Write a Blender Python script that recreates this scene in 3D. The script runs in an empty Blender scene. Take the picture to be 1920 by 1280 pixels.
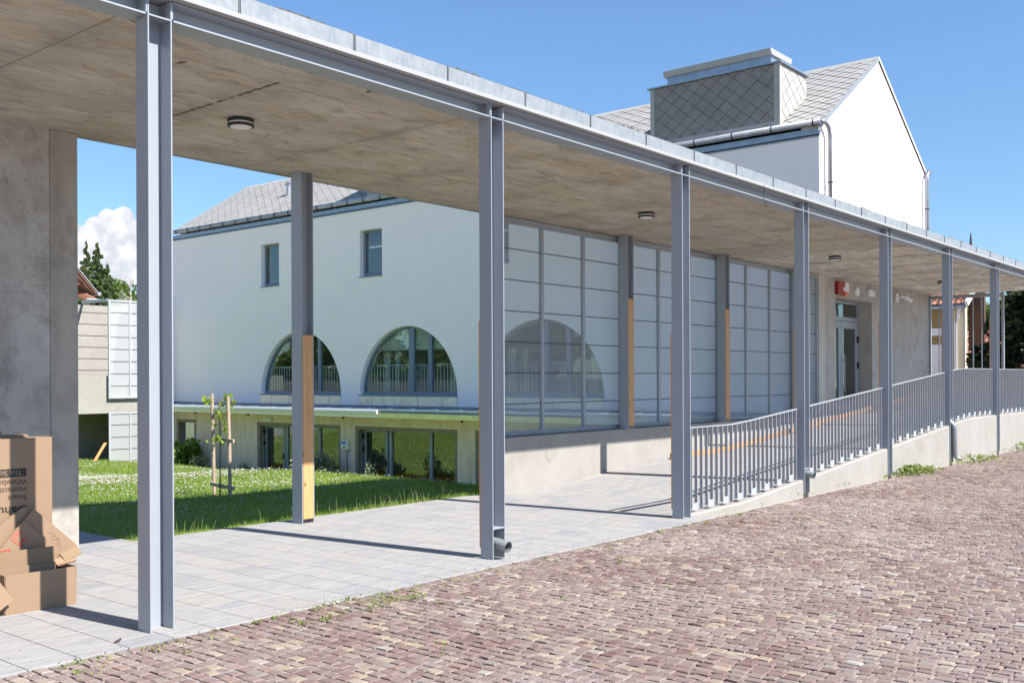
import bpy, bmesh, math, random
import numpy as np
from mathutils import Vector, Matrix
random.seed(7); RNG = np.random.default_rng(7)
S = bpy.context.scene
PI = math.pi

# ---------------------------------------------------------------- camera, sky, sun
cam = bpy.data.cameras.new('camera'); camo = bpy.data.objects.new('camera', cam)
S.collection.objects.link(camo); S.camera = camo
YAW = math.radians(39.66)
fwd = Vector((math.cos(YAW), math.sin(YAW), 0))
camo.location = (0, 0, 1.6)
q = fwd.to_track_quat('-Z', 'Y')
camo.rotation_mode = 'QUATERNION'
camo.rotation_quaternion = q @ Matrix.Rotation(math.radians(-0.26), 4, 'Z').to_quaternion()
cam.sensor_width = 36; cam.lens = 35.625; cam.shift_y = 0.0367; cam.clip_start = 0.1; cam.clip_end = 2000

SUN_EL = math.radians(46.0); SUN_AZ = 0.103                     # toward the sun: mostly -y, a little +x
sdir = Vector((math.sin(SUN_AZ)*math.cos(SUN_EL), -math.cos(SUN_AZ)*math.cos(SUN_EL), math.sin(SUN_EL)))
W = bpy.data.worlds.new('World'); S.world = W; W.use_nodes = True
nt = W.node_tree; nt.nodes.clear()
def wn(t, **k):
    n = nt.nodes.new(t)
    for a, b in k.items(): setattr(n, a, b)
    return n
out = wn('ShaderNodeOutputWorld'); bg = wn('ShaderNodeBackground')
sky = wn('ShaderNodeTexSky', sky_type='NISHITA', sun_disc=False)
sky.sun_elevation = SUN_EL; sky.sun_rotation = PI - SUN_AZ; sky.altitude = 300; sky.air_density = 1.0; sky.dust_density = 0.1; sky.ozone_density = 1.0
bg.inputs['Strength'].default_value = 0.10
tc = wn('ShaderNodeTexCoord')
# cumulus bank low over the trees: blobs in world direction, broken up with noise
noi = wn('ShaderNodeTexNoise'); noi.inputs['Scale'].default_value = 34; noi.inputs['Detail'].default_value = 9; noi.inputs['Roughness'].default_value = 0.55
nt.links.new(tc.outputs['Generated'], noi.inputs['Vector'])
def wmath(op, a, b=None, c=None):
    m = wn('ShaderNodeMath', operation=op)
    for i, v in enumerate((a, b, c)):
        if v is None: continue
        if isinstance(v, (int, float)): m.inputs[i].default_value = v
        else: nt.links.new(v, m.inputs[i])
    return m.outputs[0]
acc = None
for (dx, dy, dz, r) in [(.4655, .8729, .140, .0085), (.4745, .8680, .1475, .010), (.485, .8620, .1480, .0105), (.492, .8585, .136, .012), (.4780, .8680, .128, .022),
                        (.455, .8816, .112, .024), (.4750, .8724, .100, .030), (.500, .8550, .110, .028), (.43, .893, .11, .034), (.40, .91, .12, .03), (.46, .884, .08, .035), (.53, .84, .10, .03)]:
    d = wn('ShaderNodeVectorMath', operation='DISTANCE'); nt.links.new(tc.outputs['Generated'], d.inputs[0]); d.inputs[1].default_value = (dx, dy, dz)
    v = wmath('SUBTRACT', 1.0, wmath('DIVIDE', d.outputs['Value'], r))
    acc = v if acc is None else wmath('MAXIMUM', acc, v)
mask = wmath('ADD', acc, wmath('MULTIPLY', wmath('SUBTRACT', noi.outputs['Fac'], 0.5), 1.25))
mr = wn('ShaderNodeMapRange'); mr.interpolation_type = 'SMOOTHSTEP'; nt.links.new(mask, mr.inputs[0])
mr.inputs[1].default_value = -0.04; mr.inputs[2].default_value = 0.16
noi2 = wn('ShaderNodeTexNoise'); noi2.inputs['Scale'].default_value = 60; noi2.inputs['Detail'].default_value = 5
nt.links.new(tc.outputs['Generated'], noi2.inputs['Vector'])
cr = wn('ShaderNodeValToRGB'); nt.links.new(noi2.outputs['Fac'], cr.inputs[0])
cr.color_ramp.elements[0].position = .40; cr.color_ramp.elements[0].color = (3.4, 3.65, 4.05, 1)
cr.color_ramp.elements[1].position = .58; cr.color_ramp.elements[1].color = (4.6, 4.65, 4.8, 1)
mx = wn('ShaderNodeMix', data_type='RGBA'); nt.links.new(mr.outputs[0], mx.inputs['Factor'])
tint = wn('ShaderNodeMix', data_type='RGBA', blend_type='MULTIPLY'); tint.inputs['Factor'].default_value = 1; tint.inputs['B'].default_value = (.60, .76, .90, 1)
sz = wn('ShaderNodeSeparateXYZ'); nt.links.new(tc.outputs['Generated'], sz.inputs[0])
hz = wn('ShaderNodeMapRange'); nt.links.new(sz.outputs[2], hz.inputs[0]); hz.inputs[1].default_value = 0; hz.inputs[2].default_value = .32; hz.inputs[3].default_value = .74; hz.inputs[4].default_value = 1.0
hm = wn('ShaderNodeVectorMath', operation='SCALE'); nt.links.new(sky.outputs[0], hm.inputs[0]); nt.links.new(hz.outputs[0], hm.inputs['Scale'])
nt.links.new(hm.outputs[0], tint.inputs['A']); nt.links.new(tint.outputs['Result'], mx.inputs['A']); nt.links.new(cr.outputs[0], mx.inputs['B'])
nt.links.new(mx.outputs['Result'], bg.inputs['Color']); nt.links.new(bg.outputs[0], out.inputs[0])

sl = bpy.data.lights.new('sun', 'SUN'); sl.energy = 4.6; sl.angle = math.radians(0.53); sl.color = (1, .955, .90)
so = bpy.data.objects.new('sun', sl); S.collection.objects.link(so); so.location = (0, -10, 30)
so.rotation_mode = 'QUATERNION'; so.rotation_quaternion = (-sdir).to_track_quat('-Z', 'Y')
S.view_settings.view_transform = 'Standard'; S.view_settings.look = 'None'; S.view_settings.exposure = 1.13; S.view_settings.gamma = 1
S.render.engine = 'CYCLES'; S.cycles.max_bounces = 8; S.cycles.transparent_max_bounces = 12; S.cycles.diffuse_bounces = 4

# ---------------------------------------------------------------- materials
def newmat(name):
    m = bpy.data.materials.new(name); m.use_nodes = True
    return m, m.node_tree, m.node_tree.nodes['Principled BSDF']
def link(t, a, b): t.links.new(a, b)
def coords(t, scale=(1, 1, 1), kind='Object', rot=(0, 0, 0)):
    c = t.nodes.new('ShaderNodeTexCoord'); mp = t.nodes.new('ShaderNodeMapping')
    mp.inputs['Scale'].default_value = scale; mp.inputs['Rotation'].default_value = rot
    link(t, c.outputs[kind], mp.inputs[0]); return mp.outputs[0]
def noise(t, vec, scale=1, detail=5, rough=.6, dist=0):
    n = t.nodes.new('ShaderNodeTexNoise'); n.inputs['Scale'].default_value = scale; n.inputs['Detail'].default_value = detail
    n.inputs['Roughness'].default_value = rough; n.inputs['Distortion'].default_value = dist; link(t, vec, n.inputs['Vector']); return n.outputs['Fac']
def ramp(t, fac, lo, hi, a=0., b=1.):
    n = t.nodes.new('ShaderNodeMapRange'); link(t, fac, n.inputs[0]); n.inputs[1].default_value = lo; n.inputs[2].default_value = hi
    n.inputs[3].default_value = a; n.inputs[4].default_value = b; return n.outputs[0]
def mixc(t, fac, a, b, mode='MIX'):
    n = t.nodes.new('ShaderNodeMix'); n.data_type = 'RGBA'; n.blend_type = mode
    for key, v in (('Factor', fac), ('A', a), ('B', b)):
        if isinstance(v, (int, float)): n.inputs[key].default_value = v
        elif isinstance(v, tuple): n.inputs[key].default_value = (*v, 1)
        else: link(t, v, n.inputs[key])
    return n.outputs['Result']
def bump(t, b, h, strength=.3, dist=.01):
    n = t.nodes.new('ShaderNodeBump'); n.inputs['Strength'].default_value = strength; n.inputs['Distance'].default_value = dist
    link(t, h, n.inputs['Height']); link(t, n.outputs[0], b.inputs['Normal'])
def M(name, col, rough=.6, metal=0., layers=(), bmp=None, spec=.5, coord='Object'):
    """layers: (scale vec, noise scale, lo, hi, colour, amount); bmp: (scale vec, scale, strength, dist)"""
    m, t, b = newmat(name)
    b.inputs['Roughness'].default_value = rough; b.inputs['Metallic'].default_value = metal; b.inputs['Specular IOR Level'].default_value = spec
    c = col
    for (sv, ns, lo, hi, c2, amt) in layers:
        f = ramp(t, noise(t, coords(t, sv, coord), ns, 6, .62), lo, hi, 0, amt); c = mixc(t, f, c, c2)
    if isinstance(c, tuple): b.inputs['Base Color'].default_value = (*c, 1)
    else: link(t, c, b.inputs['Base Color'])
    if bmp: bump(t, b, noise(t, coords(t, bmp[0], coord), bmp[1], 6, .6), bmp[2], bmp[3])
    return m
MAT = {}
MAT['steel'] = M('grey paint', (.30, .325, .36), .4, 0, [((1, 1, .3), 3, .4, .7, (.272, .297, .332), .6), ((1, 1, 1), 60, .66, .72, (.16, .165, .17), .25), ((2, 2, .5), 2.2, .58, .75, (.31, .315, .31), .5), ((1, 1, 1), 7, .70, .74, (.36, .34, .31), .7)], ((1, 1, 1), 90, .06, .002))
MAT['steel_lt'] = M('light grey paint', (0.360, 0.378, 0.405), .45, 0, [((1, 1, 1), 2, .4, .7, (0.315, 0.333, 0.360), .5)])
MAT['lip'] = M('light grey lip paint', (0.330, 0.330, 0.323), .5, 0, [((.4, 3, 3), 6, .45, .7, (0.330, 0.330, 0.323), .5)])  # one even light grey coat
MAT['frame'] = M('window frame paint', (.17, .21, .27), .4)
MAT['frame_lt'] = M('door frame paint', (0.288, 0.320, 0.360), .4)
MAT['galv'] = M('galvanised sheet', (0.284, 0.307, 0.320), .5, .25, [((1, 1, 1), 9, .4, .62, (0.218, 0.247, 0.267), .85), ((6, 1, .8), 8, .48, .72, (0.356, 0.370, 0.373), .7)], ((1, 1, 1), 30, .12, .004))
MAT['zinc'] = M('zinc gutter', (.27, .285, .31), .34, .6, [((1, 1, 1), 4, .4, .65, (.38, .395, .42), .6)])
MAT['zinc_dk'] = M('zinc flashing', (.26, .31, .38), .35, .5, [((1, 1, 1), 5, .4, .65, (.36, .42, .5), .7)])
MAT['zinc_bright'] = M('bright zinc', (.80, .78, .74), .30, .65, [((1, 1, 1), 3, .4, .65, (.5, .5, .47), .5)], ((1, 1, 1), 2.2, .9, .05))
MAT['jointdk'] = M('dark joint', (.06, .065, .07), .6)
MAT['orange'] = M('orange bench reflection', (.85, .28, .05), .5)
MAT['dark'] = M('black gap and shadow', (.012, .012, .013), .8)
MAT['black'] = M('black plastic', (.02, .02, .022), .45)
MAT['white'] = M('white plastic', (.75, .75, .74), .4)
MAT['red'] = M('red plastic', (.30, .010, .012), .35)
MAT['amber'] = M('amber lens', (.75, .16, .02), .25)
MAT['plaster'] = M('white plaster', (.97, .855, .85), .9, 0, [((1, 1, 1), .6, .4, .7, (.91, .82, .80), .5), ((1, 1, .15), 2.2, .50, .76, (.90, .80, .79), .4), ((1, 1, 1), 90, .5, .7, (.89, .80, .79), .35)], ((1, 1, 1), 120, .25, .004))
MAT['cream'] = M('cream render', (.72, .62, .44), .9, 0, [((1, 1, 1), 2, .4, .7, (.6, .5, .34), .5)])
MAT['felt'] = M('dark roof gravel', (.045, .038, .03), .95, 0, [((1, 1, 1), 25, .4, .6, (.12, .10, .07), .8)])
MAT['slate'] = M('light slate', (0.378, 0.365, 0.342), .8, 0, [((1, 1, 1), 1.2, .4, .65, (0.324, 0.315, 0.297), .8), ((1, 1, 1), 14, .45, .7, (0.423, 0.410, 0.387), .5), ((1, 1, 1), .35, .45, .7, (0.324, 0.324, 0.297), .5)])
MAT['under'] = M('roofing felt', (.07, .07, .07), .9)
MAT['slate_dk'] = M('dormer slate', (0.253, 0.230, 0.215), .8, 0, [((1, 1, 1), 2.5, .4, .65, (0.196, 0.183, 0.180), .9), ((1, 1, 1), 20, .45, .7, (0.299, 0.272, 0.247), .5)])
MAT['soil'] = M('soil', (.07, .05, .03), .95)
MAT['bark'] = M('bark', (.10, .075, .055), .9, 0, [((1, 1, .2), 20, .4, .6, (.19, .15, .11), .8)])
MAT['birch'] = M('pale bark', (.45, .42, .38), .85, 0, [((1, 1, 1), 6, .5, .6, (.1, .09, .08), .7)])
MAT['brownwood'] = M('dark stained boards', (.085, .038, .022), .7, 0, [((1, 8, 1), 4, .4, .7, (.15, .07, .04), .7)])
MAT['ochre'] = M('ochre boards', (0.255, 0.173, 0.053), .7, 0, [((.3, .3, 12), 3, .4, .6, (0.315, 0.225, 0.090), .8)])
MAT['redtile'] = M('clay tiles', (0.260, 0.087, 0.046), .85, 0, [((1, 1, 1), 7, .4, .62, (0.341, 0.186, 0.124), .9), ((1, 1, 1), 16, .55, .7, (0.087, 0.037, 0.028), .7)])
MAT['card'] = M('cardboard', (0.270, 0.180, 0.113), .85, 0, [((1, 1, 1), 1.5, .4, .7, (0.239, 0.153, 0.090), .6), ((40, 1, 1), 5, .4, .7, (0.293, 0.198, 0.126), .25)])
MAT['card_in'] = M('cardboard inner ply', (0.234, 0.158, 0.095), .9, 0, [((1, 1, 1), 6, .4, .7, (0.234, 0.144, 0.081), .5)])
MAT['ink'] = M('black print', (.03, .024, .02), .7)
MAT['redink'] = M('red print', (.55, .04, .03), .7)
MAT['pencil'] = M('pencil line', (.12, .10, .09), .8)
MAT['stake'] = M('weathered stake', (.44, .34, .25), .85, 0, [((8, 8, .6), 5, .4, .65, (.30, .23, .17), .8)])
MAT['curtain'] = M('curtain', (.7, .7, .66), .9)
MAT['room'] = M('room wall', (.42, .42, .38), .9)
MAT['bluep'] = M('blue label', (.05,.25,.6), .5)
MAT['tallgrass'] = M('dry grass stalk', (.22,.26,.08), .8)
MAT['spiredark'] = M('dark copper', (.03,.025,.025), .6)
MAT['brownish'] = M('brownish joint and shadow', (.16,.13,.12), .6)
MAT['leafdry'] = M('dry leaf', (.09, .045, .03), .9)

# timber with long grain and knots
def timber(name, c1, c2, ax):
    m, t, b = newmat(name); b.inputs['Roughness'].default_value = .62
    sv = [22, 22, 22]; sv[ax] = .9
    f = ramp(t, noise(t, coords(t, tuple(sv)), 1.6, 6, .6, 1.2), .35, .7)
    c = mixc(t, f, c1, c2)
    kv = [1, 1, 1]; kv[ax] = .5
    vo = t.nodes.new('ShaderNodeTexVoronoi'); vo.inputs['Scale'].default_value = 7; link(t, coords(t, tuple(kv)), vo.inputs['Vector'])
    c = mixc(t, ramp(t, vo.outputs['Distance'], .05, .12, .9, 0), c, (.13, .045, .015))
    link(t, c, b.inputs['Base Color']); return m
MAT['timber'] = timber('larch batten', (.60, .33, .14), (.50, .25, .095), 2)
MAT['timber_x'] = timber('larch rail', (.60, .31, .12), (.50, .24, .09), 0)

# concretes
def concrete(name, c1, c2, c3, board=None, pits=0., streak=None, panel=None, rough=.9):
    m, t, b = newmat(name); b.inputs['Roughness'].default_value = rough; b.inputs['Specular IOR Level'].default_value = .25
    c = mixc(t, ramp(t, noise(t, coords(t), .9, 7, .62, .6), .38, .68), c1, c2)
    c = mixc(t, ramp(t, noise(t, coords(t), 3.3, 8, .7, .4), .5, .72, 0, .75), c, c3)
    if streak:
        c = mixc(t, ramp(t, noise(t, coords(t, streak[0]), streak[1], 7, .65, .5), .48, .74, 0, streak[3]), c, streak[2])
    h = noise(t, coords(t), 40, 5, .6)
    if board:
        br = t.nodes.new('ShaderNodeTexBrick'); link(t, coords(t, (1, 1, 1)), br.inputs['Vector'])
        br.inputs['Scale'].default_value = 1; br.inputs['Brick Width'].default_value = board[0]; br.inputs['Row Height'].default_value = board[1]
        br.inputs['Mortar Size'].default_value = board[2]; br.inputs['Mortar Smooth'].default_value = .6; br.inputs['Bias'].default_value = 0
        br.inputs['Color1'].default_value = (.86, .86, .86, 1); br.inputs['Color2'].default_value = (1.08, 1.06, 1.02, 1); br.inputs['Mortar'].default_value = (.68, .66, .62, 1)
        br.offset = .37
        c = mixc(t, .8, c, br.outputs['Color'], 'MULTIPLY')
    if pits:
        vo = t.nodes.new('ShaderNodeTexVoronoi'); vo.inputs['Scale'].default_value = 26; link(t, coords(t), vo.inputs['Vector'])
        pm = ramp(t, noise(t, coords(t), 2.2, 4, .6), .45, .62)
        pf = ramp(t, vo.outputs['Distance'], .10, .22, 1, 0)
        mm = t.nodes.new('ShaderNodeMath'); mm.operation = 'MULTIPLY'; link(t, pm, mm.inputs[0]); link(t, pf, mm.inputs[1])
        m2 = t.nodes.new('ShaderNodeMath'); m2.operation = 'MULTIPLY'; link(t, mm.outputs[0], m2.inputs[0]); m2.inputs[1].default_value = pits
        c = mixc(t, m2.outputs[0], c, (.07, .062, .055))
    if panel:      # thin formwork joints: rows by height
        c0 = t.nodes.new('ShaderNodeTexCoord'); sp = t.nodes.new('ShaderNodeSeparateXYZ'); link(t, c0.outputs['Object'], sp.inputs[0])
        for ax, pitch, off in panel:
            a = t.nodes.new('ShaderNodeMath'); a.operation = 'ADD'; link(t, sp.outputs[ax], a.inputs[0]); a.inputs[1].default_value = off
            p = t.nodes.new('ShaderNodeMath'); p.operation = 'PINGPONG'; link(t, a.outputs[0], p.inputs[0]); p.inputs[1].default_value = pitch
            c = mixc(t, ramp(t, p.outputs[0], .0015, .007, .42, 0), c, c3)
    link(t, c, b.inputs['Base Color']); bump(t, b, h, .35, .006)
    return m
MAT['pierconc'] = concrete('light pier concrete', (.50, .475, .435), (.56, .535, .49), (.42, .395, .36))
MAT['slab'] = None
def slabmat():
    m, t, b = newmat('cast concrete soffit'); b.inputs['Roughness'].default_value = .9; b.inputs['Specular IOR Level'].default_value = .2
    def mth(op, a, b_=None, c_=None):
        n = t.nodes.new('ShaderNodeMath'); n.operation = op
        for i, v in enumerate((a, b_, c_)):
            if v is None: continue
            if isinstance(v, (int, float)): n.inputs[i].default_value = v
            else: link(t, v, n.inputs[i])
        return n.outputs[0]
    C_ = coords(t)
    c = mixc(t, ramp(t, noise(t, coords(t, (.7, 1.3, 1)), 1.1, 7, .6, .5), .38, .62), (.52, .485, .43), (.73, .685, .605))
    c = mixc(t, ramp(t, noise(t, coords(t, (.5, 1.8, 1)), 1.5, 6, .6, .8), .47, .62, 0, .5), c, (.56, .44, .28))          # ochre bloom
    c = mixc(t, ramp(t, noise(t, coords(t, (.9, 2.2, 1)), 2.6, 9, .75, 1.1), .50, .64, 0, .8), c, (.29, .25, .20))          # board grain
    sp = t.nodes.new('ShaderNodeSeparateXYZ'); link(t, C_, sp.inputs[0])
    wob = mth('MULTIPLY', mth('SUBTRACT', noise(t, C_, 2.5, 6, .7), .5), .5)
    cross = mth('PINGPONG', mth('ADD', mth('ADD', sp.outputs[0], wob), .11), .82)      # cloudy bands beside the formwork sheet ends
    cl = mth('MULTIPLY', ramp(t, cross, .0, .30, 1, 0), ramp(t, noise(t, C_, 1.6, 5, .6), .40, .62))
    c = mixc(t, mth('MULTIPLY', cl, .8), c, (.28, .26, .225))
    seam = ramp(t, mth('PINGPONG', mth('ADD', sp.outputs[0], .10), 1.64), .003, .014, .8, 0)
    c = mixc(t, seam, c, (.17, .15, .12))
    yy = mth('ADD', sp.outputs[1], mth('MULTIPLY', mth('SUBTRACT', noise(t, coords(t, (.4, .4, 1)), 1, 2, .5), .5), .02))
    s1 = mth('MULTIPLY', ramp(t, mth('PINGPONG', yy, .26), .002, .009, .85, 0), ramp(t, noise(t, coords(t, (.5, 3, 1)), 1.2, 4, .6), .34, .52))
    c = mixc(t, s1, c, (.20, .175, .14))
    c = mixc(t, ramp(t, sp.outputs[0], 4.95, 4.6, 0, .42), c, (.27, .22, .165))      # first sheet was cast darker
    vo = t.nodes.new('ShaderNodeTexVoronoi'); vo.inputs['Scale'].default_value = 6; link(t, C_, vo.inputs['Vector'])
    c = mixc(t, mth('MULTIPLY', ramp(t, vo.outputs['Distance'], .03, .06, 1, 0), ramp(t, noise(t, C_, .9, 3), .45, .55)), c, (.13, .11, .085))
    link(t, c, b.inputs['Base Color']); bump(t, b, noise(t, coords(t, (1, 2.5, 1)), 14, 6, .65), .5, .01)
    return m
MAT['slab'] = slabmat()
MAT['wallconc'] = concrete('pitted grey concrete', (.37, .35, .325), (.47, .45, .42), (.21, .19, .17), pits=1.0, streak=((1.2, 1.2, .6), 1.9, (.17, .15, .135), .8), panel=[(2, 1.25, .1)])
MAT['smoothconc'] = concrete('smooth grey concrete', (0.334, 0.304, 0.269), (0.392, 0.362, 0.320), (0.215, 0.195, 0.174), streak=((3, 3, .4), 1.6, (0.215, 0.195, 0.174), .6))
MAT['entconc'] = concrete('entrance concrete', (0.403, 0.380, 0.345), (0.471, 0.443, 0.409), (0.265, 0.247, 0.236), streak=((2, 2, .35), 1.3, (0.310, 0.299, 0.294), .6), panel=[(2, 1.3, .55), (0, 2.5, .8)])
MAT['whiteconc'] = concrete('pale concrete', (0.300, 0.284, 0.256), (0.328, 0.316, 0.292), (0.252, 0.232, 0.204), streak=((2.5, 2.5, .5), 1.5, (0.288, 0.264, 0.232), .4), panel=[(2, .41, .02), (0, 1.3, .5)])
MAT['lowconc'] = concrete('warm basement concrete', (0.745, 0.612, 0.510), (0.839, 0.706, 0.605), (0.536, 0.436, 0.358), streak=((3, 3, .4), 1.8, (0.466, 0.375, 0.302), .5))
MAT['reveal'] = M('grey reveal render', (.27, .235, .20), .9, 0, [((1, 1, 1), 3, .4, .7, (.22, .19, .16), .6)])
MAT['stain'] = M('damp stain', (0.106, 0.079, 0.060), .8, 0, [((1, 1, 1), 9, .4, .6, (0.150, 0.114, 0.088), .6)])
MAT['efflor'] = M('lime bloom', (0.440, 0.387, 0.317), .95)

# paving
def rndmat(name, stops, nscale, namt, rough=.85, stretch=(1, 1, 1), dark=(.1, .08, .07), streakcol=None, dust=False):
    m, t, b = newmat(name); b.inputs['Roughness'].default_value = rough; b.inputs['Specular IOR Level'].default_value = .3
    a = t.nodes.new('ShaderNodeAttribute'); a.attribute_name = 'rnd'
    cr = t.nodes.new('ShaderNodeValToRGB'); link(t, a.outputs['Fac'], cr.inputs[0]); e = cr.color_ramp.elements
    cr.color_ramp.interpolation = 'LINEAR'
    while len(e) < len(stops): e.new(.5)
    for el, (p, c) in zip(e, stops): el.position = p; el.color = (*c, 1)
    c = cr.outputs[0]
    c = mixc(t, ramp(t, noise(t, coords(t, stretch), nscale, 6, .65), .42, .72, 0, namt), c, dark)
    if streakcol: c = mixc(t, ramp(t, noise(t, coords(t, (stretch[0]*.7, stretch[1]*1.4, 1)), nscale*.6, 5, .6), .5, .62, 0, .65), c, streakcol)
    if streakcol:
        c = mixc(t, ramp(t, noise(t, coords(t, (.8, .8, 1)), .9, 6, .65, .4), .64, .76, 0, .55), c, (.47, .37, .25))
        c = mixc(t, ramp(t, noise(t, coords(t), 60, 3, .6), .68, .72, 0, .35), c, (.20, .19, .18))
    if dust:
        a1 = ramp(t, noise(t, coords(t), .55, 4, .6), .42, .66, .10, .70); a2 = ramp(t, noise(t, coords(t), 130, 4, .7), .46, .56)
        mm = t.nodes.new('ShaderNodeMath'); mm.operation = 'MULTIPLY'; link(t, a1, mm.inputs[0]); link(t, a2, mm.inputs[1])
        c = mixc(t, mm.outputs[0], c, (.40, .355, .325))
    link(t, c, b.inputs['Base Color']); bump(t, b, noise(t, coords(t), 120, 4, .6), .5, .004)
    return m
SET = [(0, (0.131, 0.077, 0.069)), (.12, (0.169, 0.112, 0.097)), (.28, (0.197, 0.139, 0.124)), (.40, (0.149, 0.094, 0.083)), (.52, (0.219, 0.168, 0.143)), (.64, (0.197, 0.168, 0.146)), (.74, (0.182, 0.121, 0.105)),
       (.84, (0.237, 0.196, 0.161)), (.90, (0.308, 0.245, 0.171)), (.95, (0.328, 0.278, 0.210)), (.985, (0.219, 0.131, 0.100)), (1., (0.363, 0.351, 0.320))]
MAT['sett'] = rndmat('porphyry setts', SET, 110, .6, stretch=(1, 1, 1), dark=(.19, .13, .115), dust=True)
MAT['paver'] = rndmat('concrete pavers', [(0, (0.266, 0.269, 0.275)), (.12, (0.302, 0.301, 0.303)), (.35, (0.325, 0.317, 0.309)), (.7, (0.338, 0.330, 0.320)), (.90, (0.344, 0.323, 0.294)), (1., (0.305, 0.304, 0.309))], 4.5, .9, stretch=(1.1, 7, 1), dark=(0.202, 0.208, 0.223), streakcol=(0.358, 0.333, 0.306))
MAT['sand'] = M('pale grit in joints', (0.186, 0.158, 0.147), .95, 0, [((1, 1, 1), 150, .44, .54, (0.418, 0.387, 0.372), .95), ((1, 1, 1), 1.1, .42, .6, (0.232, 0.186, 0.170), .45)], ((1, 1, 1), 120, .6, .006))
MAT['farsett'] = M('far paving', (.34, .25, .22), .9, 0, [((1, 1, 1), 5, .4, .6, (.42, .34, .29), .9)])
MAT['ground'] = M('open gravel ground', (.50, .44, .36), .95, 0, [((1, 1, 1), .3, .4, .6, (.42, .37, .30), .8), ((1, 1, 1), 30, .4, .6, (.54, .49, .42), .6)])  # pale warm tone put in to bounce light onto the shaded facade
MAT['lawn'] = M('turf', (.15, .225, .04), .9, 0, [((1, 1, 1), .8, .4, .65, (.20, .27, .055), .8), ((1, 1, 1), 30, .4, .65, (.11, .17, .03), .7)])
def leafmat(name, c1, c2, c3=None, trans=.35):
    m, t, b = newmat(name); b.inputs['Roughness'].default_value = .6; b.inputs['Specular IOR Level'].default_value = .25
    a = t.nodes.new('ShaderNodeAttribute'); a.attribute_name = 'rnd'
    cr = t.nodes.new('ShaderNodeValToRGB'); link(t, a.outputs['Fac'], cr.inputs[0]); e = cr.color_ramp.elements
    e[0].color = (*c1, 1); e[1].color = (*c2, 1)
    if c3: n = e.new(.93); n.color = (*c2, 1); e[-1].color = (*c3, 1)
    link(t, cr.outputs[0], b.inputs['Base Color'])
    tr = t.nodes.new('ShaderNodeBsdfTranslucent'); link(t, cr.outputs[0], tr.inputs['Color'])
    mx = t.nodes.new('ShaderNodeMixShader'); mx.inputs[0].default_value = trans
    link(t, b.outputs[0], mx.inputs[1]); link(t, tr.outputs[0], mx.inputs[2]); link(t, mx.outputs[0], t.nodes['Material Output'].inputs[0])
    return m
MAT['grass'] = leafmat('grass blades', (.165, .255, .04), (.29, .385, .07), (.37, .38, .14), .45)
MAT['clover'] = leafmat('clover heads', (.42, .39, .32), (.60, .58, .51), None, .2)
MAT['conifer'] = leafmat('conifer needles', (.045, .085, .028), (.12, .17, .055), None, .2)
MAT['decid'] = leafmat('broad leaves', (.06, .11, .022), (.17, .24, .055), None, .35)
MAT['darkleaf'] = leafmat('dark evergreen leaves', (.008, .016, .006), (.028, .045, .014), (.12, .15, .05), .12)
MAT['weed'] = leafmat('weed leaves', (.17, .24, .06), (.30, .36, .12), (.38, .36, .16), .4)
MAT['bush'] = leafmat('bush leaves', (.09, .17, .03), (.26, .38, .08), None, .4)
MAT['lavender'] = leafmat('grey green herb', (.16, .20, .10), (.36, .38, .27), (.42, .38, .60), .35)
MAT['maple'] = leafmat('young maple leaves', (.25, .38, .05), (.42, .50, .10), (.50, .30, .12), .5)

def glass(name, tint, extra, rough=.0):
    m, t, b = newmat(name); t.nodes.remove(b)
    lw = t.nodes.new('ShaderNodeLayerWeight'); lw.inputs['Blend'].default_value = .5
    fr = t.nodes.new('ShaderNodeMath'); fr.operation = 'POWER'; link(t, lw.outputs['Facing'], fr.inputs[0]); fr.inputs[1].default_value = 4.0
    f = t.nodes.new('ShaderNodeMath'); f.operation = 'MULTIPLY_ADD'; link(t, fr.outputs[0], f.inputs[0]); f.inputs[1].default_value = .9; f.inputs[2].default_value = extra; f.use_clamp = True
    tr = t.nodes.new('ShaderNodeBsdfTransparent'); tr.inputs[0].default_value = (*tint, 1)
    gl = t.nodes.new('ShaderNodeBsdfGlossy'); gl.inputs['Roughness'].default_value = rough; gl.inputs[0].default_value = (.86, .95, .93, 1)
    nb = t.nodes.new('ShaderNodeBump'); nb.inputs['Strength'].default_value = .04; nb.inputs['Distance'].default_value = .05
    link(t, noise(t, coords(t), 1.3, 2, .5), nb.inputs['Height']); link(t, nb.outputs[0], gl.inputs['Normal'])
    mx = t.nodes.new('ShaderNodeMixShader'); link(t, f.outputs[0], mx.inputs[0]); link(t, tr.outputs[0], mx.inputs[1]); link(t, gl.outputs[0], mx.inputs[2])
    link(t, mx.outputs[0], t.nodes['Material Output'].inputs[0]); return m
MAT['glass'] = glass('window glass', (.74, .82, .79), .14)
MAT['glass_dk'] = glass('coated glass', (.50, .54, .47), .21)

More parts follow.
